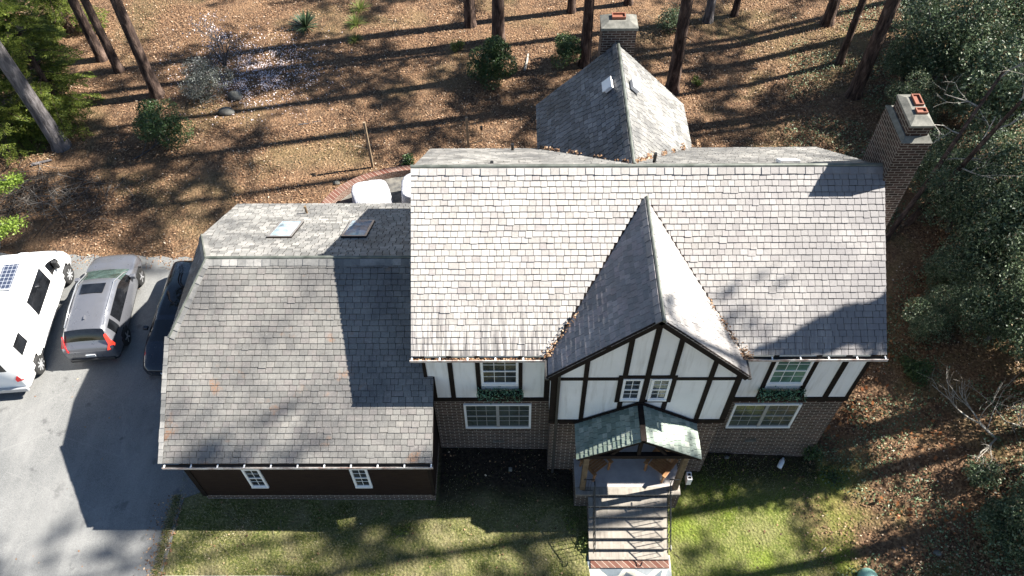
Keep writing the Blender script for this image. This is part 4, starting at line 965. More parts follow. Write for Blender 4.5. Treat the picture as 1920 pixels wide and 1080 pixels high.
# bare pale tree at the lower right
def bare_tree(u, v, seed, label, d0, L, r, depth=3, mt='bark_pale', kids=3):
    p = at(u, v); T = thing('bare_tree', p, label, 'tree', 'bare pale saplings'); g = np.random.default_rng(seed); mb = MB()
    for d_ in d0: branching(mb, (0, 0, 0), d_, L, r, depth, g, .42, kids, 4, .02)
    mb.build('branches', M[mt], T, True, True)
bare_tree(1868, 822, 3, 'pale bare sapling sprawling leftwards over the slope at the lower right', [(-1, -.25, .35), (-1, .25, .5), (-.8, .6, .4)], 1.7, .035)
bare_tree(1915, 800, 4, 'pale bare sapling at the right edge of the slope', [(-.6, .5, .8), (-.3, .1, 1), (-.8, -.1, .6)], 1.3, .025, 2)
bare_tree(1330, 20, 5, 'pale bare sapling behind the house at the top edge', [(.1, .1, 1)], 1.9, .035, 3, 'bark_grey')
# thin leaning trunks among the evergreens
for (a, b_, r_, t_) in (((1655, 455), (1885, 130), .09, 'slim leaning trunk crossing the evergreens behind the right chimney'), ((1700, 420), (1915, 190), .1, 'dark leaning trunk right of the slim one among the evergreens')):
    p = at(*a); q = at(*b_, 6.5); T = thing('leaning_tree', p, t_, 'tree', 'leaning trunks'); d_ = q-p
    mb = MB(); mb.tube([(0, 0, -.1), d_*.35+Vector((0.1, 0, .1)), d_*.7, d_], [r_*1.2, r_, r_*.8, r_*.6], 8, cap=False); mb.build('trunk', M['bark'], T, True, True)
    mb = MB(); g = np.random.default_rng(int(a[0])); tips = []
    for f in (.5, .65, .8, .95): branching(mb, d_*f, (g.normal(), g.normal(), .6), 1.3, .03, 2, g, .5, 3, 3, 0, tips)
    mb.build('branches', M['bark_pale'], T, True)
# bright branch tips coming in from the left edge
def bright(u, v, z, label, seed):
    p = at(u, v, z); T = thing('leafy_branch_tree', (p.x-2.6, p.y, float(gz(-20, p.y))), label, 'tree', 'bright leaved saplings'); base = T.location; g = np.random.default_rng(seed)
    e = Vector(p)-Vector(base); mb = MB(); mb.tube([(0, 0, 0), (0, 0, e.z*.75), e*.6+Vector((0, 0, e.z*.35)), e], [.07, .05, .035, .008], 6, cap=False); mb.build('trunk', M['bark_grey'], T, True, True)
    t_ = g.random(1500)[:, None]**.6; P = np.array(e)*(.35+.65*t_)+np.array([0, 0, 1.])*e.z*.35*(1-t_)+g.normal(0, 1, (1500, 3))*np.array([.2, .19, .09]); V, Fq = quads(P, .075, .7, .5, seed); npmesh('foliage', V, Fq, M['bright'], T, True)
bright(30, 335, 3.0, 'bright yellow green branch reaching in from the left edge, upper one', 11)
bright(28, 418, 2.6, 'bright yellow green branch reaching in from the left edge, lower one above the van', 12)

# ------------------------------------------------------------ leaf litter, petals, twigs, grass
def scatter(n, x0, x1, y0_, y1_, dens, seed, dz=.03):
    g = np.random.default_rng(seed); x = g.uniform(x0, x1, n); y = g.uniform(y0_, y1_, n); k = g.random(n) < dens(x, y); x, y = x[k], y[k]
    return np.stack([x, y, gz(x, y)+dz+g.uniform(0, .03, len(x))], 1)
def house_free(x, y): return ~((x > -7.1) & (x < 13) & (y > -.2) & (y < 7.6)) & ~((x > -22) & (x < -6.9) & (y < 8)) & ~((x > -7.1) & (x < .4) & (y > -2.1) & (y < 7.6))
P = scatter(330000, -26, 30, -6, 30, lambda x, y: house_free(x, y)*np.clip(1.15-grass_mask(x, y)*1.05, .04, 1)*(.12+.88*smooth(.36, .58, fbm(x, y, 1.7, 77)))*(1-.75*((y < 1) & (x < 12))), 101)
P = np.concatenate([P, scatter(2600, -20, -7.2, 7.2, 8.2, lambda x, y: smooth(7.2, 7.9, y)*.5, 131, .12), scatter(220, -18, -7.4, -5, 8, lambda x, y: x*0+.35, 132, .03), scatter(1500, -8.7, -7.75, -6, -1.9, lambda x, y: smooth(-8.8, -8., x)*.5, 133, .03)]); P[:, 2] = np.where((P[:, 0] < -7.6) & (P[:, 1] < 8), .2, P[:, 2])
tag(litter_pts(P, .068, M['litter'], 'fallen_leaves', flat=.4), 'dry brown leaves scattered over the whole yard', 'leaf litter', kind='stuff')
P = scatter(9000, -9, 24, -5, 8, lambda x, y: (x > 13.2)*smooth(.5, .62, fbm(x, y, 1.3, 55))*((x-17.5)**2+(y-1.5)**2 < 20), 103, .1)
tag(litter_pts(P+rng.normal(0, .06, P.shape), .13, M['orange_leaf'], 'oak_leaves', flat=.7), 'rusty orange leaves on the slope above the bare branches', 'leaf litter', kind='stuff')
pc = at(480, 140)
P = scatter(36000, pc.x-5, pc.x+5, pc.y-4.5, pc.y+4.5, lambda x, y: np.exp(-(((x-pc.x)/2.3)**2+((y-pc.y)/1.9)**2))*(.3+.7*smooth(.4, .6, fbm(x, y, .7, 7))), 104, .05)
tag(litter_pts(P, .06, M['petal'], 'fallen_petals'), 'pale lilac petals fallen on the leaves around the bare magnolia', 'petals', kind='stuff')
g = np.random.default_rng(105); n = 150000; x = g.uniform(-8, 16.5, n); y = g.uniform(-6, -.2, n)
k = (g.random(n) < grass_mask(x, y)*(.35+.65*smooth(.3, .6, fbm(x, y, .8, 44)))) & ~((x > -7.2) & (x < .5) & (y > -2.15)) & ~((x > 3.8) & (x < 9.1) & (y > -.9)) & ~((x > 4.7) & (x < 8.1) & (y > -2.1)) & ~((x > 4.95) & (x < 7.75)) & ~((y > -2.0) & (x > 0) & (x < 5) & (g.random(n) < .85)) & ~((x < -1) & (y < -4.45))
x, y = x[k], y[k]; n = len(x); a = g.uniform(0, 2*pi, n); hgt = g.uniform(.03, .085, n); z = gz(x, y)
bx, by_ = np.cos(a)*.007, np.sin(a)*.007; tx_, ty_ = g.normal(0, .03, n), g.normal(0, .03, n)
V = np.stack([np.stack([x-bx, y-by_, z-.01], 1), np.stack([x+bx, y+by_, z-.01], 1), np.stack([x+tx_, y+ty_, z+hgt], 1)], 1).reshape(-1, 3)
m_ = 5200; x2 = -8.02+g.normal(0, .07, m_)+.05*np.sin(np.arange(m_)); y2 = g.uniform(-6, -1.9, m_); a2 = g.uniform(0, 2*pi, m_); t2 = g.normal(-.01, .03, m_)
E2 = np.stack([np.stack([x2-np.cos(a2)*.008, y2-np.sin(a2)*.008, x2*0+.18], 1), np.stack([x2+np.cos(a2)*.008, y2+np.sin(a2)*.008, x2*0+.18], 1), np.stack([x2+t2, y2+t2, .21+g.uniform(.02, .07, m_)], 1)], 1).reshape(-1, 3)
V = np.concatenate([V, E2]); n += m_
V = V.reshape(-1, 3, 3); lush = (V[:, 0, 0] > 7)&(g.random(n) < smooth(.3, .6, fbm(V[:, 0, 0], V[:, 0, 1], .8, 61)))
for q_, mt_, tx in ((~lush, 'grass', 'short patchy lawn grass in front of the house'), (lush, 'lushgrass', 'brighter yellow green lawn grass right of the porch steps')):
    W = V[q_]; tag(npmesh('grass', W.reshape(-1, 3), np.arange(3*len(W)).reshape(len(W), 3), M[mt_]), tx, 'grass', kind='stuff')
P = scatter(60000, 12.9, 27, -5.5, 24, lambda x, y: (x > 13.1+(y > 8)*(y-8)*.25)*smooth(.42, .58, fbm(x, y, 1.5, 66)), 108, .04)
V, Fq = quads(P+np.abs(rng.normal(0, .05, P.shape))*[0, 0, 1], .085, .6, .6, 9)
tag(npmesh('ivy', V, Fq, M['ivy']), 'low green ground cover creeping over the leaves on the right slope', 'ground cover', kind='stuff')
# brush pile
g = np.random.default_rng(9); mb = MB(); bc = at(95, 372)
for i in range(420):
    c = Vector((bc.x+g.normal(0, 1.5), bc.y+g.normal(0, .75), 0)); c.z = float(gz(c.x, c.y))+g.uniform(.03, .4)*math.exp(-((c.x-bc.x)/1.7)**2); a = g.normal(.6, .8) if i % 2 else g.normal(-.5, .6); L = g.uniform(.3, .9)
    d_ = Vector((cos(a), sin(a), g.normal(0, .12)))*L; mb.tube([c-d_, c+Vector(g.normal(0, .05, 3)), c+d_], [.012, .01, .004], 4, cap=False)
tag(mb.build('brush_pile', M['twig']), 'heap of cut twigs and branches in the shade above the vehicles', 'brush pile', kind='stuff')
g = np.random.default_rng(19); mb = MB()
for i in range(260):
    x = g.uniform(-20, 24); y = g.uniform(8.5, 27) if g.random() < .7 else g.uniform(-5, -2.4)
    if not house_free(np.array(x), np.array(y)) or (5 < x < 7.8 and y < 0) : continue
    c = Vector((x, y, float(gz(x, y))+.05)); a = g.uniform(0, 2*pi); d_ = Vector((cos(a), sin(a), 0))*g.uniform(.08, .4); mb.tube([c-d_, c+Vector(g.normal(0, .03, 3)), c+d_], [.008, .007, .003], 4, cap=False)
tag(mb.build('fallen_twigs', M['twig']), 'small twigs lying about the yard', 'twigs', kind='stuff')

for i, (u, v, a_, t_) in enumerate(((560, 235, .3, 'thin fallen limb in the middle of the leafy back yard'), (1420, 130, 2.6, 'fallen limb in the pine shade behind the right part of the roof'), (250, 300, 1.1, 'fallen limb in the shade behind the garage'))):
    T = thing('fallen_branch', at(u, v)+Vector((0, 0, .04)), t_, 'branch', 'limbs lying in the back yard'); gg = np.random.default_rng(200+i); mb = MB()
    branching(mb, (0, 0, 0), (cos(a_), sin(a_), .02), 1.3, .03, 2, gg, .35, 3, 3, -.01); mb.build('branches', M['bark_grey'], T, True, True)

# ------------------------------------------------------------ stones, logs, posts
def rock(u, v, sx_, sy_, sz_, label, seed, mt='stone'):
    p = at(u, v); g = np.random.default_rng(seed); import bmesh
    bm = bmesh.new(); bmesh.ops.create_icosphere(bm, subdivisions=3, radius=1)
    k = g.normal(size=(6, 3))
    for q in bm.verts:
        n_ = 1+.08*sum(sin(3*q.co.dot(Vector(kk))) for kk in k)/2; q.co = Vector((q.co.x*sx_*n_, q.co.y*sy_*n_, max(q.co.z, -.3)*sz_*n_))
    me = bpy.data.meshes.new('rock'); bm.to_mesh(me); bm.free(); o = link('rock', me, M[mt], smoothing=True); o.location = p+Vector((0, 0, sz_*.3)); tag(o, label, 'rock', 'loose rocks in the yard')
rock(425, 213, .38, .22, .25, 'long grey boulder right of the dense green shrub at upper left', 1)
rock(443, 184, .33, .25, .3, 'mossy dark boulder beside the fallen petals', 2)
rock(632, 344, .14, .1, .1, 'small pale rock left of the patio wall', 3, 'concrete')
rock(1362, 858, .09, .07, .07, 'fist sized grey rock by the front brick wall', 4)
rock(1757, 1037, .13, .1, .06, 'flat pale rock in the shade at the lower right', 5, 'concrete')
def log(a, b_, r_, label, mt='bark_grey'):
    p = at(*a); q = at(*b_); T = MB(); T.tube([p+Vector((0, 0, r_)), (p+q)/2+Vector((.03, .03, r_)), q+Vector((0, 0, r_))], [r_, r_*.9, r_*.6], 8); tag(T.build('log', M[mt]), label, 'log', 'logs on the ground')
log((60, 312), (98, 302), .07, 'short grey log under the grey pine trunk'); log((984, 133), (990, 103), .06, 'broken pale branch standing out right of the dark evergreen shrub', 'bark_pale')
log((44, 372), (62, 378), .035, 'pale stick on top of the brush heap', 'bark_pale'); log((1540, 1035), (1548, 1027), .02, 'short pale stick in the shade of the lower right lawn', 'bark_pale')
log((1690, 1026), (1697, 1036), .03, 'short stick beside the sunlit strip at the lower right', 'bark_grey')
def post(u, v, h, label, arm, feeder):
    p = at(u, v); T = thing('wooden_post', p, label, 'post', 'posts in the back yard')
    b = MB(); b.box(-.05, .05, -.05, .05, -.2, h); b.build('shaft', M['wood'], T, True, bevel=.01)
    b = MB(); b.bar((0, 0, h*.42), (arm*.6, 0, h*.5), .03); b.bar((arm*.6, 0, h*.5), (arm*.6, 0, h*.72), .015); b.build('bracket', M['wood'], T, True)
    b = MB(); b.lathe([(.01, .02), (.055, .04), (.06, .2), (.03, .26)], (arm*.6, 0, h*.72), 10); b.build('feeder', M['iron'], T, True)
post(699, 314, 2.55, 'pale wooden post left of the main roof, near the covered furniture', -1, True)
post(880, 305, 2.55, 'pale wooden post rising behind the main roof ridge', 1, True)

# ------------------------------------------------------------ patio with low brick wall and covered furniture
def patio():
    c = (-1.2, 9.9); r0 = 2.75
    T = []; mb = MB(); n = 26
    def ring(r, a): return (c[0]+r*cos(a)*1.35, c[1]+r*sin(a))
    A = np.linspace(R(75), R(200), n)
    vs = []; z0 = 0.0; z1 = .5
    for a in A:
        for r_ in (r0, r0+.3):
            x, y = ring(r_, a); vs += [(x, y, z0), (x, y, z1)]
    fs = []
    for i in range(n-1):
        a = i*4; b = a+4; fs += [(a+1, a+3, b+3, b+1), (a, a+1, b+1, b), (a+3, a+2, b+2, b+3)]
    fs += [(0, 2, 3, 1), ((n-1)*4+1, (n-1)*4+3, (n-1)*4+2, (n-1)*4)]
    tag(mb.add(vs, fs).build('patio_wall', M['brick_red']), 'low curved red brick wall around the patio behind the garage', 'wall')
    pts = [ring(r0+.02, a) for a in np.linspace(R(60), R(210), 30)]+[(-4.6, 7.7), (0, 7.6)]
    sheet('patio', pts, .16, M['patio'], label='dark paved patio between garage and rear yard', cat='patio')
patio()
def cover(x, y, lx, ly, h, rz, label, seed):
    g = np.random.default_rng(seed); nu, nv = 40, 14; vs = []
    for j in range(nv+1):
        f = j/nv
        for i in range(nu):
            a = 2*pi*i/nu; e = 3.2; cx_, sy_ = cos(a), sin(a); r_ = (abs(cx_)**e+abs(sy_)**e)**(-1/e)
            if f < .6: k = 1+.06*sin(5*a+seed)*(1-f); z = h*f/.6*.9; r2 = r_*(k+.07*(1-f/.6)*sin(13*a+seed*2))
            else: t = (f-.6)/.4; r2 = r_*(1-t)**.5*1.0 if t < 1 else 0; r2 = r_*(cos(t*pi/2)**.6); z = h*(.9+.1*sin(t*pi/2))+.07*sin(3*a+seed)*(1-t)
            vs.append((r2*cx_*lx/2, r2*sy_*ly/2, z))
    fs = [(j*nu+i, j*nu+(i+1) % nu, (j+1)*nu+(i+1) % nu, (j+1)*nu+i) for j in range(nv) for i in range(nu)]
    o = MB().add(vs, fs).build('covered_furniture', M['fabric'], smoothing=True); o.location = (x, y, .16); o.rotation_euler = (0, 0, rz)
    tag(o, label, 'furniture cover', 'white covered garden furniture')
cover(-3.05, 10.75, 1.5, 1.5, .95, .35, 'left one of two white furniture covers beside the curved brick wall', 1)
cover(-1.1, 11.15, 1.5, 1.45, .95, .1, 'right one of two white furniture covers, half hidden by the main roof', 2)

# ------------------------------------------------------------ window boxes, meter, small things
def wbox(x0, x1, y, z0, label, seed):
    T = thing('window_box', ((x0+x1)/2, y-.12, z0), label, 'planter', 'window boxes on the upper floor')
    b = MB(); L = (x1-x0)/2; b.box(-L, L, -.1, .09, 0, .16); b.build('trough', M['timber'], T, True)
    g = np.random.default_rng(seed); n = 900; P = np.stack([g.uniform(-L-.05, L+.05, n), g.normal(-.02, .085, n), g.uniform(.02, .3, n)+.04*np.sin(np.linspace(0, 9, n))], 1); P[: n//6, 2] -= .12; P[:n//6, 1] -= .05
    V, Fq = quads(P, .075, .4, .1, seed); npmesh('greenery', V, Fq, M['boxgreen'], T, True)
wbox(1.76, 3.04, yw-.05, 3.74, 'trailing green window box under the left upper window', 1)
wbox(10.08, 11.38, yw-.05, 3.70, 'trailing green window box under the right upper window', 2)
def meter():
    p = at(1293, 893, .45); T = thing('outdoor_unit', (p.x, p.y, -.5), 'white boxy utility unit on a stand beside the right side of the porch', 'utility box')
    b = MB(); b.box(-.08, .08, -.12, .16, .55, .95); b.build('case', M['white'], T, True, bevel=.015)
    b = MB(); b.box(-.045, .045, -.09, -.02, .95, .957); b.box(-.045, .045, .02, .1, .95, .957); b.build('panel', M['dark'], T, True)
    b = MB(); b.tube([(0, 0, -.3), (0, 0, .55)], .025, 8); b.build('stand', M['gutter'], T, True)
meter()
p = at(1463, 872); T = thing('plastic_jug', p, 'white plastic jug lying at the edge of the shade right of the porch', 'jug')
b = MB(); b.tube([(-.1, -.14, .09), (-.08, -.12, .09), (.06, .1, .09), (.09, .15, .09), (.11, .19, .09)], [.02, .085, .085, .06, .03], 12); b.build('bottle', M['white'], T, True, True)
b = MB(); b.tube([(.11, .19, .09), (.125, .215, .09)], .035, 10); b.build('cap', M['plate'], T, True, True)
p = at(1626, 1085); b = MB(); b.lathe([(.32, 0), (.31, .12), (.24, .25), (.12, .33), (.01, .35)], (p.x, p.y, p.z), 20); tag(b.build('green_dome', mat('dome_paint', (.22, .42, .36), .5), smoothing=True), 'pale green dome shaped cover at the bottom edge of the lawn', 'utility cover')
p = at(957, 882); b = MB(); b.box(p.x-.06, p.x+.06, p.y-.05, p.y+.05, p.z, p.z+.16); tag(b.build('paving_block', M['concrete'], bevel=.015), 'small pale block standing in the dark flower bed left of the gable', 'block')

# ------------------------------------------------------------ vehicles
def catmull(P, n):
    P = np.asarray(P, float); out = []
    Q = np.vstack([2*P[0]-P[1], P, 2*P[-1]-P[-2]])
    for i in range(len(P)-1):
        p0, p1, p2, p3 = Q[i], Q[i+1], Q[i+2], Q[i+3]
        for t in np.linspace(0, 1, n, endpoint=False):
            out.append(.5*((2*p1)+(-p0+p2)*t+(2*p0-5*p1+4*p2-p3)*t*t+(-p0+3*p1-3*p2+p3)*t**3)*.6+.4*(p1+(p2-p1)*t))
    out.append(P[-1]); return np.array(out)

def car_body(T, st, n, paintm, regions, arches, gl='carglass', under='plastic'):
    """st rows: y, w0,z0, w1,z1, w2,z2, w3,z3, z4.  regions: (name, material, station range, strip range)"""
    S = catmull(st, n); rows = []; ks = []
    for r_ in S:
        y, w0, z0, w1, z1, w2, z2, w3, z3, z4 = r_
        ctrl = [(w0*.86, z0-.02), (w0, z0), (w1, z1), (w2, z2), (w3, z3)]; half = []
        for (a, b_, m_) in ((0, 1, 1), (1, 2, 3), (2, 3, 3), (3, 4, 4)):
            for t in np.linspace(0, 1, m_, endpoint=False):
                pa, pb = np.array(ctrl[a]), np.array(ctrl[b_]); q = pa+(pb-pa)*t
                bul = {1: .02, 2: .012, 3: .03}.get(a, 0); q = q+np.array([bul*4*t*(1-t), 0]); half.append(q)
        for t in np.linspace(0, 1, 6): half.append(np.array([w3*(1-t), z3+(z4-z3)*(1-(1-t)**2.2)]))
        half = np.array(half); full = np.vstack([half, half[:-1][::-1]*[-1, 1]]); rows.append([(x, y, z) for x, z in full])
    m = len(rows); k = len(rows[0]); hk = (k+1)//2
    V = [p for r_ in rows for p in r_]
    def strip(j): return j if j < hk-1 else k-2-j
    groups = {}
    for i in range(m-1):
        fi = i/n
        for j in range(k-1):
            s_ = strip(j); nm = 'body'
            yc = (rows[i][j][1]+rows[i+1][j][1])/2; zc = sum(rows[a][b_][2] for a in (i, i+1) for b_ in (j, j+1))/4
            for (rn, mt, (a, b_), (sa, sb)) in regions:
                if a <= fi < b_ and sa <= s_ < sb: nm = rn; break
            if nm == 'body' and s_ < 6 and any((yc-ay)**2+(zc-.02-az)**2 < ar*ar for ay, az, ar in arches): continue
            groups.setdefault((nm, (1 if j >= hk-1 else 0) if nm == 'side_window' else 0), []).append((i*k+j, (i+1)*k+j, (i+1)*k+j+1, i*k+j+1))
    groups[('body', 0)] += [tuple(range(k)), tuple(range((m-1)*k, m*k))[::-1]]
    mats = {rn: mt for rn, mt, _, _ in regions}; body = None
    for (nm, sd_), fs in sorted(groups.items(), key=lambda q: q[0][0] != 'body'):
        used = sorted({v for f in fs for v in f}); mp = {v: i for i, v in enumerate(used)}
        b = MB().add([V[v] for v in used], [tuple(mp[v] for v in f) for f in fs])
        o = b.build(nm, M[paintm if nm == 'body' else mats[nm]], T, True, nm != 'x')
    return S

def wheel(T, x, y, r_, wd, rim='rim', spokes=5):
    s_ = 1 if x > 0 else -1
    b = MB(); b.lathe([(r_*.62, -wd/2), (r_*.9, -wd/2), (r_, -wd*.35), (r_, wd*.35), (r_*.9, wd/2), (r_*.62, wd/2)], (x, y, r_), 28, 'x'); w_ = b.build('wheel', M['rubber'], T, True, True)
    b = MB(); xo = x+s_*(wd/2-.03); b.lathe([(r_*.64, -.01), (r_*.64, .025), (r_*.56, .03), (r_*.54, .0)], (xo if s_ > 0 else xo-.02, y, r_), 24, 'x')
    for k in range(spokes):
        a = 2*pi*k/spokes+.3
        b.bar((xo+s_*.015, y+cos(a)*r_*.05, r_+sin(a)*r_*.05), (xo+s_*.02, y+cos(a)*r_*.6, r_+sin(a)*r_*.6), r_*.16, .03, up=(1, 0, 0))
    b.lathe([(r_*.16, -.01), (r_*.16, .035), (.01, .04)], (xo, y, r_), 12, 'x'); b.build('rim', M[rim], w_, True)
    b = MB(); b.lathe([(r_*.6, -.005), (r_*.6, .005)], (xo-s_*.03, y, r_), 20, 'x'); b.build('brake_disc', M['plastic'], w_, True)

DZ = .19
# grey suv
T = thing('parked_car', (-12.32, 5.3, DZ), 'dark grey hatchback suv with lit tail lamp parked between the white van and the garage', 'car', 'vehicles parked on the driveway', R(5.5))
st = [(-2.30, .66, .38, .78, .52, .76, .74, .68, .80, .83), (-2.24, .80, .30, .88, .60, .88, .92, .78, .99, 1.02), (-2.12, .84, .28, .91, .62, .90, 1.0, .76, 1.12, 1.15), (-1.84, .86, .27, .925, .62, .905, 1.03, .66, 1.56, 1.62),
      (-1.2, .87, .26, .93, .62, .905, 1.02, .655, 1.62, 1.69), (-.3, .87, .26, .93, .60, .90, 1.0, .655, 1.63, 1.71), (.30, .87, .26, .93, .60, .895, .99, .64, 1.56, 1.63), (1.28, .87, .26, .925, .60, .88, .97, .70, 1.02, 1.07),
      (1.7, .86, .28, .92, .60, .84, .90, .62, .97, 1.0), (2.1, .80, .30, .88, .55, .78, .80, .55, .86, .88), (2.3, .62, .34, .72, .48, .64, .66, .45, .70, .72)]
car_body(T, st, 5, 'suv', [('windscreen', 'windscreen', (6.15, 6.9), (10, 20)), ('rear_window', 'carglass', (2.1, 2.85), (11, 20)), ('side_window', 'carglass', (3.1, 3.8), (7, 10)), ('side_window', 'carglass', (4.0, 4.9), (7, 10)), ('side_window', 'carglass', (5.0, 6.55), (7, 10)),
    ('sill_cladding', 'plastic', (0, 10), (0, 2))], [(1.42, .33, .40), (-1.36, .33, .40)])
for x in (-.84, .84):
    for y in (-1.36, 1.42): wheel(T, x, y, .35, .23)
b = MB(); b.box(-.80, .80, -1.75, 1.8, .2, .7); b.build('underbody', M['plastic'], T, True)
b = MB(); b.prism([(-.42, .12, 1.685), (.42, .12, 1.685), (.40, -.34, 1.722), (-.40, -.34, 1.722)], (0, 0, .012)); b.build('sunroof', M['carglass'], T, True, bevel=.004)
b = MB(); b.prism([(-.02, -1.45, 1.68), (.02, -1.45, 1.68), (.012, -1.3, 1.69), (-.012, -1.3, 1.69)], (0, -.05, .07)); b.build('fin_antenna', M['suv'], T, True)
for sx_ in (-1, 1):
    b = MB(); b.tube([(sx_*.66, -1.7, 1.6), (sx_*.665, -.9, 1.665), (sx_*.655, .2, 1.64), (sx_*.7, .9, 1.25), (sx_*.74, 1.12, 1.07)], .022, 6); b.build('roof_rail', M['silver'], T, True, True)
    b = MB(); b.prism([(sx_*.66, -2.27, .90), (sx_*.88, -2.17, .88), (sx_*.92, -2.08, 1.0), (sx_*.82, -2.07, 1.22), (sx_*.745, -1.98, 1.46), (sx_*.69, -2.02, 1.46), (sx_*.74, -2.14, 1.1)], (0, -.05, .01)); b.build('tail_lamp', M['lit' if sx_ > 0 else 'red'], T, True)
    b = MB(); b.box(sx_*1.0-.11, sx_*1.0+.09, .78, .94, .98, 1.14); o = b.build('mirror', M['suv'], T, True, bevel=.03)
    b = MB(); b.prism([(sx_*.5, 2.24, .68), (sx_*.78, 2.12, .68), (sx_*.84, 1.95, .80), (sx_*.6, 2.16, .78)], (0, 0, .03)); b.build('headlight', M['headlamp'], T, True)
b = MB(); b.box(-.66, .66, -2.285, -2.25, .87, .885); b.build('tail_trim', M['silver'], T, True)
b = MB(); b.box(-.16, .16, -2.335, -2.31, .62, .73); pl_ = b.build('number_plate', M['plate'], T, True)
def text(parent, s_, size, loc, rot, mt, name='lettering'):
    c = bpy.data.curves.new(name, 'FONT'); c.body = s_; c.size = size; c.extrude = .001; c.align_x = 'CENTER'; c.align_y = 'CENTER'; c.materials.append(mt)
    o = bpy.data.objects.new(name, c); dg = bpy.context.evaluated_depsgraph_get(); C.objects.link(o); bpy.context.view_layer.update(); me = bpy.data.meshes.new_from_object(o.evaluated_get(bpy.context.evaluated_depsgraph_get())); C.objects.unlink(o); bpy.data.objects.remove(o)
    o = bpy.data.objects.new(name, me); C.objects.link(o); o.parent = parent; o.location = loc; o.rotation_euler = rot; return o
text(pl_, 'MEZR164', .075, (0, -2.337, .675), (R(90), 0, 0), M['dark'])
b = MB(); b.box(-.78, .78, -2.36, -2.3, .36, .5); b.build('rear_bumper', M['plastic'], T, True, bevel=.03)
# dark sedan, nose toward the street, mostly under the garage eave
T = thing('parked_car', (-9.3, 4.75, DZ), 'glossy blue black sedan tucked under the garage roof end with its nose forward', 'car', 'vehicles parked on the driveway', R(180-2))
st = [(-2.40, .66, .36, .78, .5, .76, .80, .66, .86, .88), (-2.2, .82, .28, .90, .58, .88, .95, .7, 1.04, 1.06), (-1.5, .86, .25, .93, .6, .90, .97, .66, 1.2, 1.25), (-.8, .87, .25, .935, .6, .90, .95, .60, 1.36, 1.41), (0, .87, .25, .935, .58, .89, .93, .60, 1.39, 1.45),
      (.5, .87, .25, .93, .58, .88, .91, .60, 1.3, 1.37), (1.35, .87, .25, .925, .56, .86, .86, .68, .92, .97), (1.9, .85, .26, .91, .54, .80, .76, .6, .83, .86), (2.2, .76, .28, .84, .48, .72, .66, .5, .71, .73), (2.36, .6, .3, .68, .42, .58, .56, .4, .6, .61)]
car_body(T, st, 5, 'black', [('windscreen', 'carglass', (5.1, 5.9), (10, 20)), ('roof_glass', 'carglass', (2.0, 4.9), (12, 20)), ('side_window', 'carglass', (2.2, 3.9), (7, 10)), ('side_window', 'carglass', (4.05, 5.5), (7, 10)), ('sill_cladding', 'plastic', (0, 9), (0, 2))], [(1.45, .32, .38), (-1.45, .32, .38)])
for x in (-.84, .84):
    for y in (-1.45, 1.45): wheel(T, x, y, .34, .22)
b = MB(); b.box(-.80, .80, -1.9, 1.9, .2, .6); b.build('underbody', M['plastic'], T, True)
for sx_ in (-1, 1):
    b = MB(); b.prism([(sx_*.48, 2.27, .56), (sx_*.74, 2.1, .6), (sx_*.80, 1.85, .7), (sx_*.66, 2.05, .68)], (0, 0, .03)); b.build('headlight', M['headlamp'], T, True)
    b = MB(); b.box(sx_*1.0-.1, sx_*1.0+.08, .75, .9, .92, 1.05); b.build('mirror', M['black'], T, True, bevel=.03)
b = MB(); b.prism([(-.05, 2.2, .742), (.05, 2.2, .742), (.05, 2.185, .746), (-.05, 2.185, .746)][::-1], (0, 0, .006)); b.prism([(-.01, 2.27, .722), (.01, 2.27, .722), (.012, 2.2, .746), (-.012, 2.2, .746)], (0, 0, .006)); b.build('emblem', M['silver'], T, True)
b = MB(); b.box(-.16, .16, 2.37, 2.39, .4, .5); b.build('number_plate', M['plate'], T, True)
# white camper van
T = thing('camper_van', (-15.15, 4.72, DZ), 'tall white camper van with solar panels on its roof, cut off by the left edge', 'van', 'vehicles parked on the driveway', R(5))
st = [(-3.0, .86, .42, .96, .6, .96, 1.3, .84, 2.38, 2.44), (-2.9, .93, .36, 1.01, .65, 1.0, 1.3, .90, 2.46, 2.54), (-2.2, .96, .34, 1.03, .65, 1.02, 1.3, .90, 2.50, 2.6), (0, .97, .34, 1.03, .65, 1.02, 1.3, .90, 2.52, 2.62), (1.1, .97, .34, 1.03, .65, 1.01, 1.3, .88, 2.48, 2.57),
      (1.55, .97, .34, 1.03, .65, 1.0, 1.28, .82, 2.22, 2.33), (2.2, .97, .34, 1.02, .65, .98, 1.2, .78, 1.42, 1.52), (2.6, .95, .36, 1.0, .62, .92, 1.02, .70, 1.13, 1.2), (2.88, .86, .38, .92, .58, .8, .84, .6, .9, .94), (3.0, .7, .4, .76, .52, .66, .68, .5, .72, .74)]
car_body(T, st, 5, 'van', [('windscreen', 'carglass', (5.05, 6.0), (11, 20)), ('side_window', 'carglass', (4.3, 5.65), (7, 9)), ('sill_cladding', 'steelrim', (0, 9), (0, 2))], [(2.1, .36, .44), (-1.98, .36, .44)])
for x in (-.92, .92):
    for y in (-1.98, 2.1): wheel(T, x, y, .37, .24, 'steelrim', 8)
b = MB(); b.box(-.88, .88, -2.7, 2.6, .25, .9); b.build('underbody', M['plastic'], T, True)
def vanwin(y0_, y1_, z0, z1, sx_, nm='side_window'):
    b = MB(); X_ = lambda z: 1.03-(z-1.3)*.115+.022
    b.prism([(sx_*X_(z0), y0_, z0), (sx_*X_(z0), y1_, z0), (sx_*X_(z1), y1_, z1), (sx_*X_(z1), y0_, z1)], (sx_*.012, 0, 0)); return b.build(nm, M['carglass'], T, True, bevel=.01)
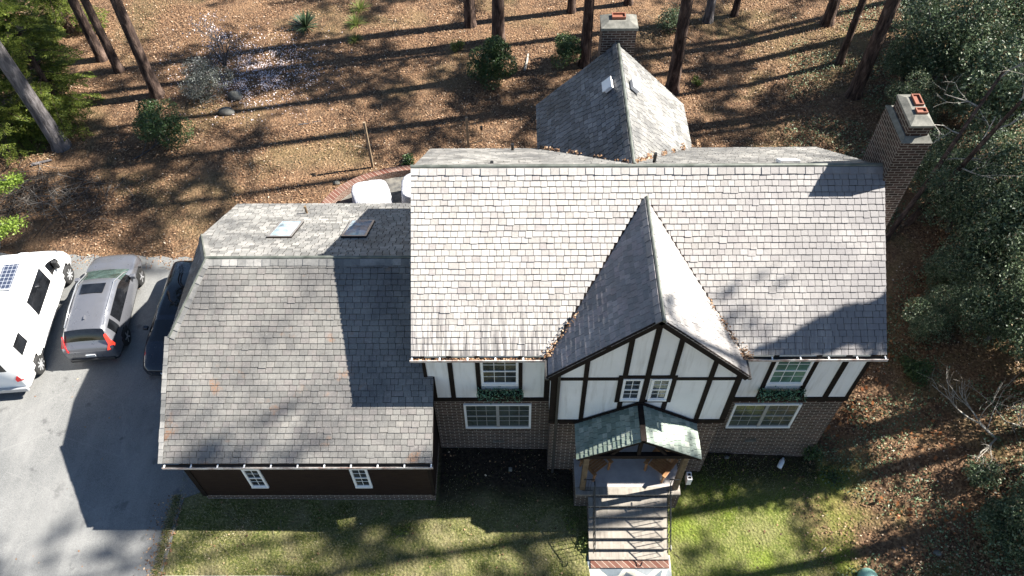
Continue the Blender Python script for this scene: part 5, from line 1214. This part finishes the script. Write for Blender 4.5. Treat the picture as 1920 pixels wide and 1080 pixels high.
for sx_ in (-1, 1):
    vanwin(-.55, 1.0, 1.36, 2.12, sx_); vanwin(-2.35, -1.75, 1.5, 2.05, sx_)
    b = MB(); b.prism([(sx_*.80, -3.03, .95), (sx_*1.0, -2.97, .95), (sx_*1.0, -2.9, 1.2), (sx_*.9, -3.0, 1.25), (sx_*.80, -3.03, 1.1)], (0, -.02, .0)); b.build('tail_lamp', M['red'], T, True)
    b = MB(); b.box(sx_*1.12-.1, sx_*1.12+.08, 1.6, 1.74, 1.3, 1.68); b.build('mirror', M['plastic'], T, True, bevel=.03)
    b = MB(); b.prism([(sx_*.5, 2.92, .86), (sx_*.84, 2.78, .9), (sx_*.9, 2.55, 1.08), (sx_*.66, 2.76, 1.04)], (0, 0, .03)); b.build('headlight', M['headlamp'], T, True)
    b = MB(); b.box(sx_*1.06-.01, sx_*1.06+.01, -2.4, 1.4, .98, 1.01) ; b.build('rub_strip', M['steelrim'], T, True)
b = MB(); b.box(-.95, .95, -3.1, -2.98, .38, .58); b.build('rear_bumper', M['steelrim'], T, True, bevel=.03)
for yq in (1.2, -.75):
    b = MB(); b.tube([(1.048, yq, .5), (1.05, yq, 1.3), (.985, yq, 1.95), (.93, yq, 2.4)], .006, 4); b.build('door_seam', M['greybar'], T, True)
b = MB(); b.tube([(-.9, -2.4, 2.5), (-.86, 1.0, 2.5)], .015, 5); b.build('roof_rail', M['greybar'], T, True); b = MB(); b.tube([(.9, -2.4, 2.5), (.86, 1.0, 2.5)], .015, 5); b.build('roof_rail', M['greybar'], T, True)
b = MB(); b.box(-.3, .3, -2.5, -2.0, 2.59, 2.66); b.build('roof_hatch', M['white'], T, True, bevel=.03)
b = MB(); b.box(-.72, .72, -3.02, -2.99, 1.55, 2.2); b.build('rear_window', M['carglass'], T, True, bevel=.02)
for (x0, y0_, k) in ((.12, -.35, 0), (-.62, -.35, 1), (-.75, -1.9, 2)):
    b = MB(); b.box(x0, x0+.5, y0_, y0_+1.1, 2.655, 2.69); s_ = b.build('solar_panel', M['solar'], T, True)
    b = MB(); b.box(x0-.012, x0+.512, y0_-.012, y0_, 2.645, 2.695); b.box(x0-.012, x0+.512, y0_+1.1, y0_+1.112, 2.645, 2.695); b.box(x0-.012, x0, y0_, y0_+1.1, 2.645, 2.695); b.box(x0+.5, x0+.512, y0_, y0_+1.1, 2.645, 2.695); b.build('panel_frame', M['silver'], s_, True)
b = MB(); b.lathe([(.26, 0), (.26, .1), (.2, .14), (.01, .15)], (-.2, -1.05, 2.6), 20); b.build('roof_fan', M['white'], T, True, True)
# motorcycle behind the van, only its handlebars and screen show
p = at(12, 482); T = thing('motorcycle', (p.x-.3, p.y+.3, .17), 'dark motorcycle standing behind the nose of the white van at the left edge', 'motorcycle', None, R(20))
for y in (-.68, .68):
    b = MB(); b.lathe([(.2, -.05), (.3, -.05), (.32, 0), (.3, .05), (.2, .05)], (0, y, .32), 20, 'x'); b.build('wheel', M['rubber'], T, True)
b = MB(); b.tube([(0, -.6, .65), (0, -.2, .78), (0, .1, .82), (0, .35, .8)], [.1, .15, .16, .08], 10); b.build('tank', M['black'], T, True, True)
b = MB(); b.box(-.13, .13, -.25, .3, .3, .65); b.build('engine', M['steelrim'], T, True, bevel=.04)
b = MB(); b.tube([(-.38, .32, 1.02), (-.12, .42, 1.0), (.12, .42, 1.0), (.38, .32, 1.02)], .018, 6); b.tube([(0, .42, 1.0), (0, .66, .32)], .03, 6); b.build('handlebars', M['silver'], T, True, True)
b = MB(); b.box(-.11, .11, .48, .56, .78, .94); b.build('headlight', M['headlamp'], T, True, bevel=.03)
b = MB(); b.box(-.09, .09, -.88, -.8, .62, .7); b.build('tail_lamp', M['red'], T, True)
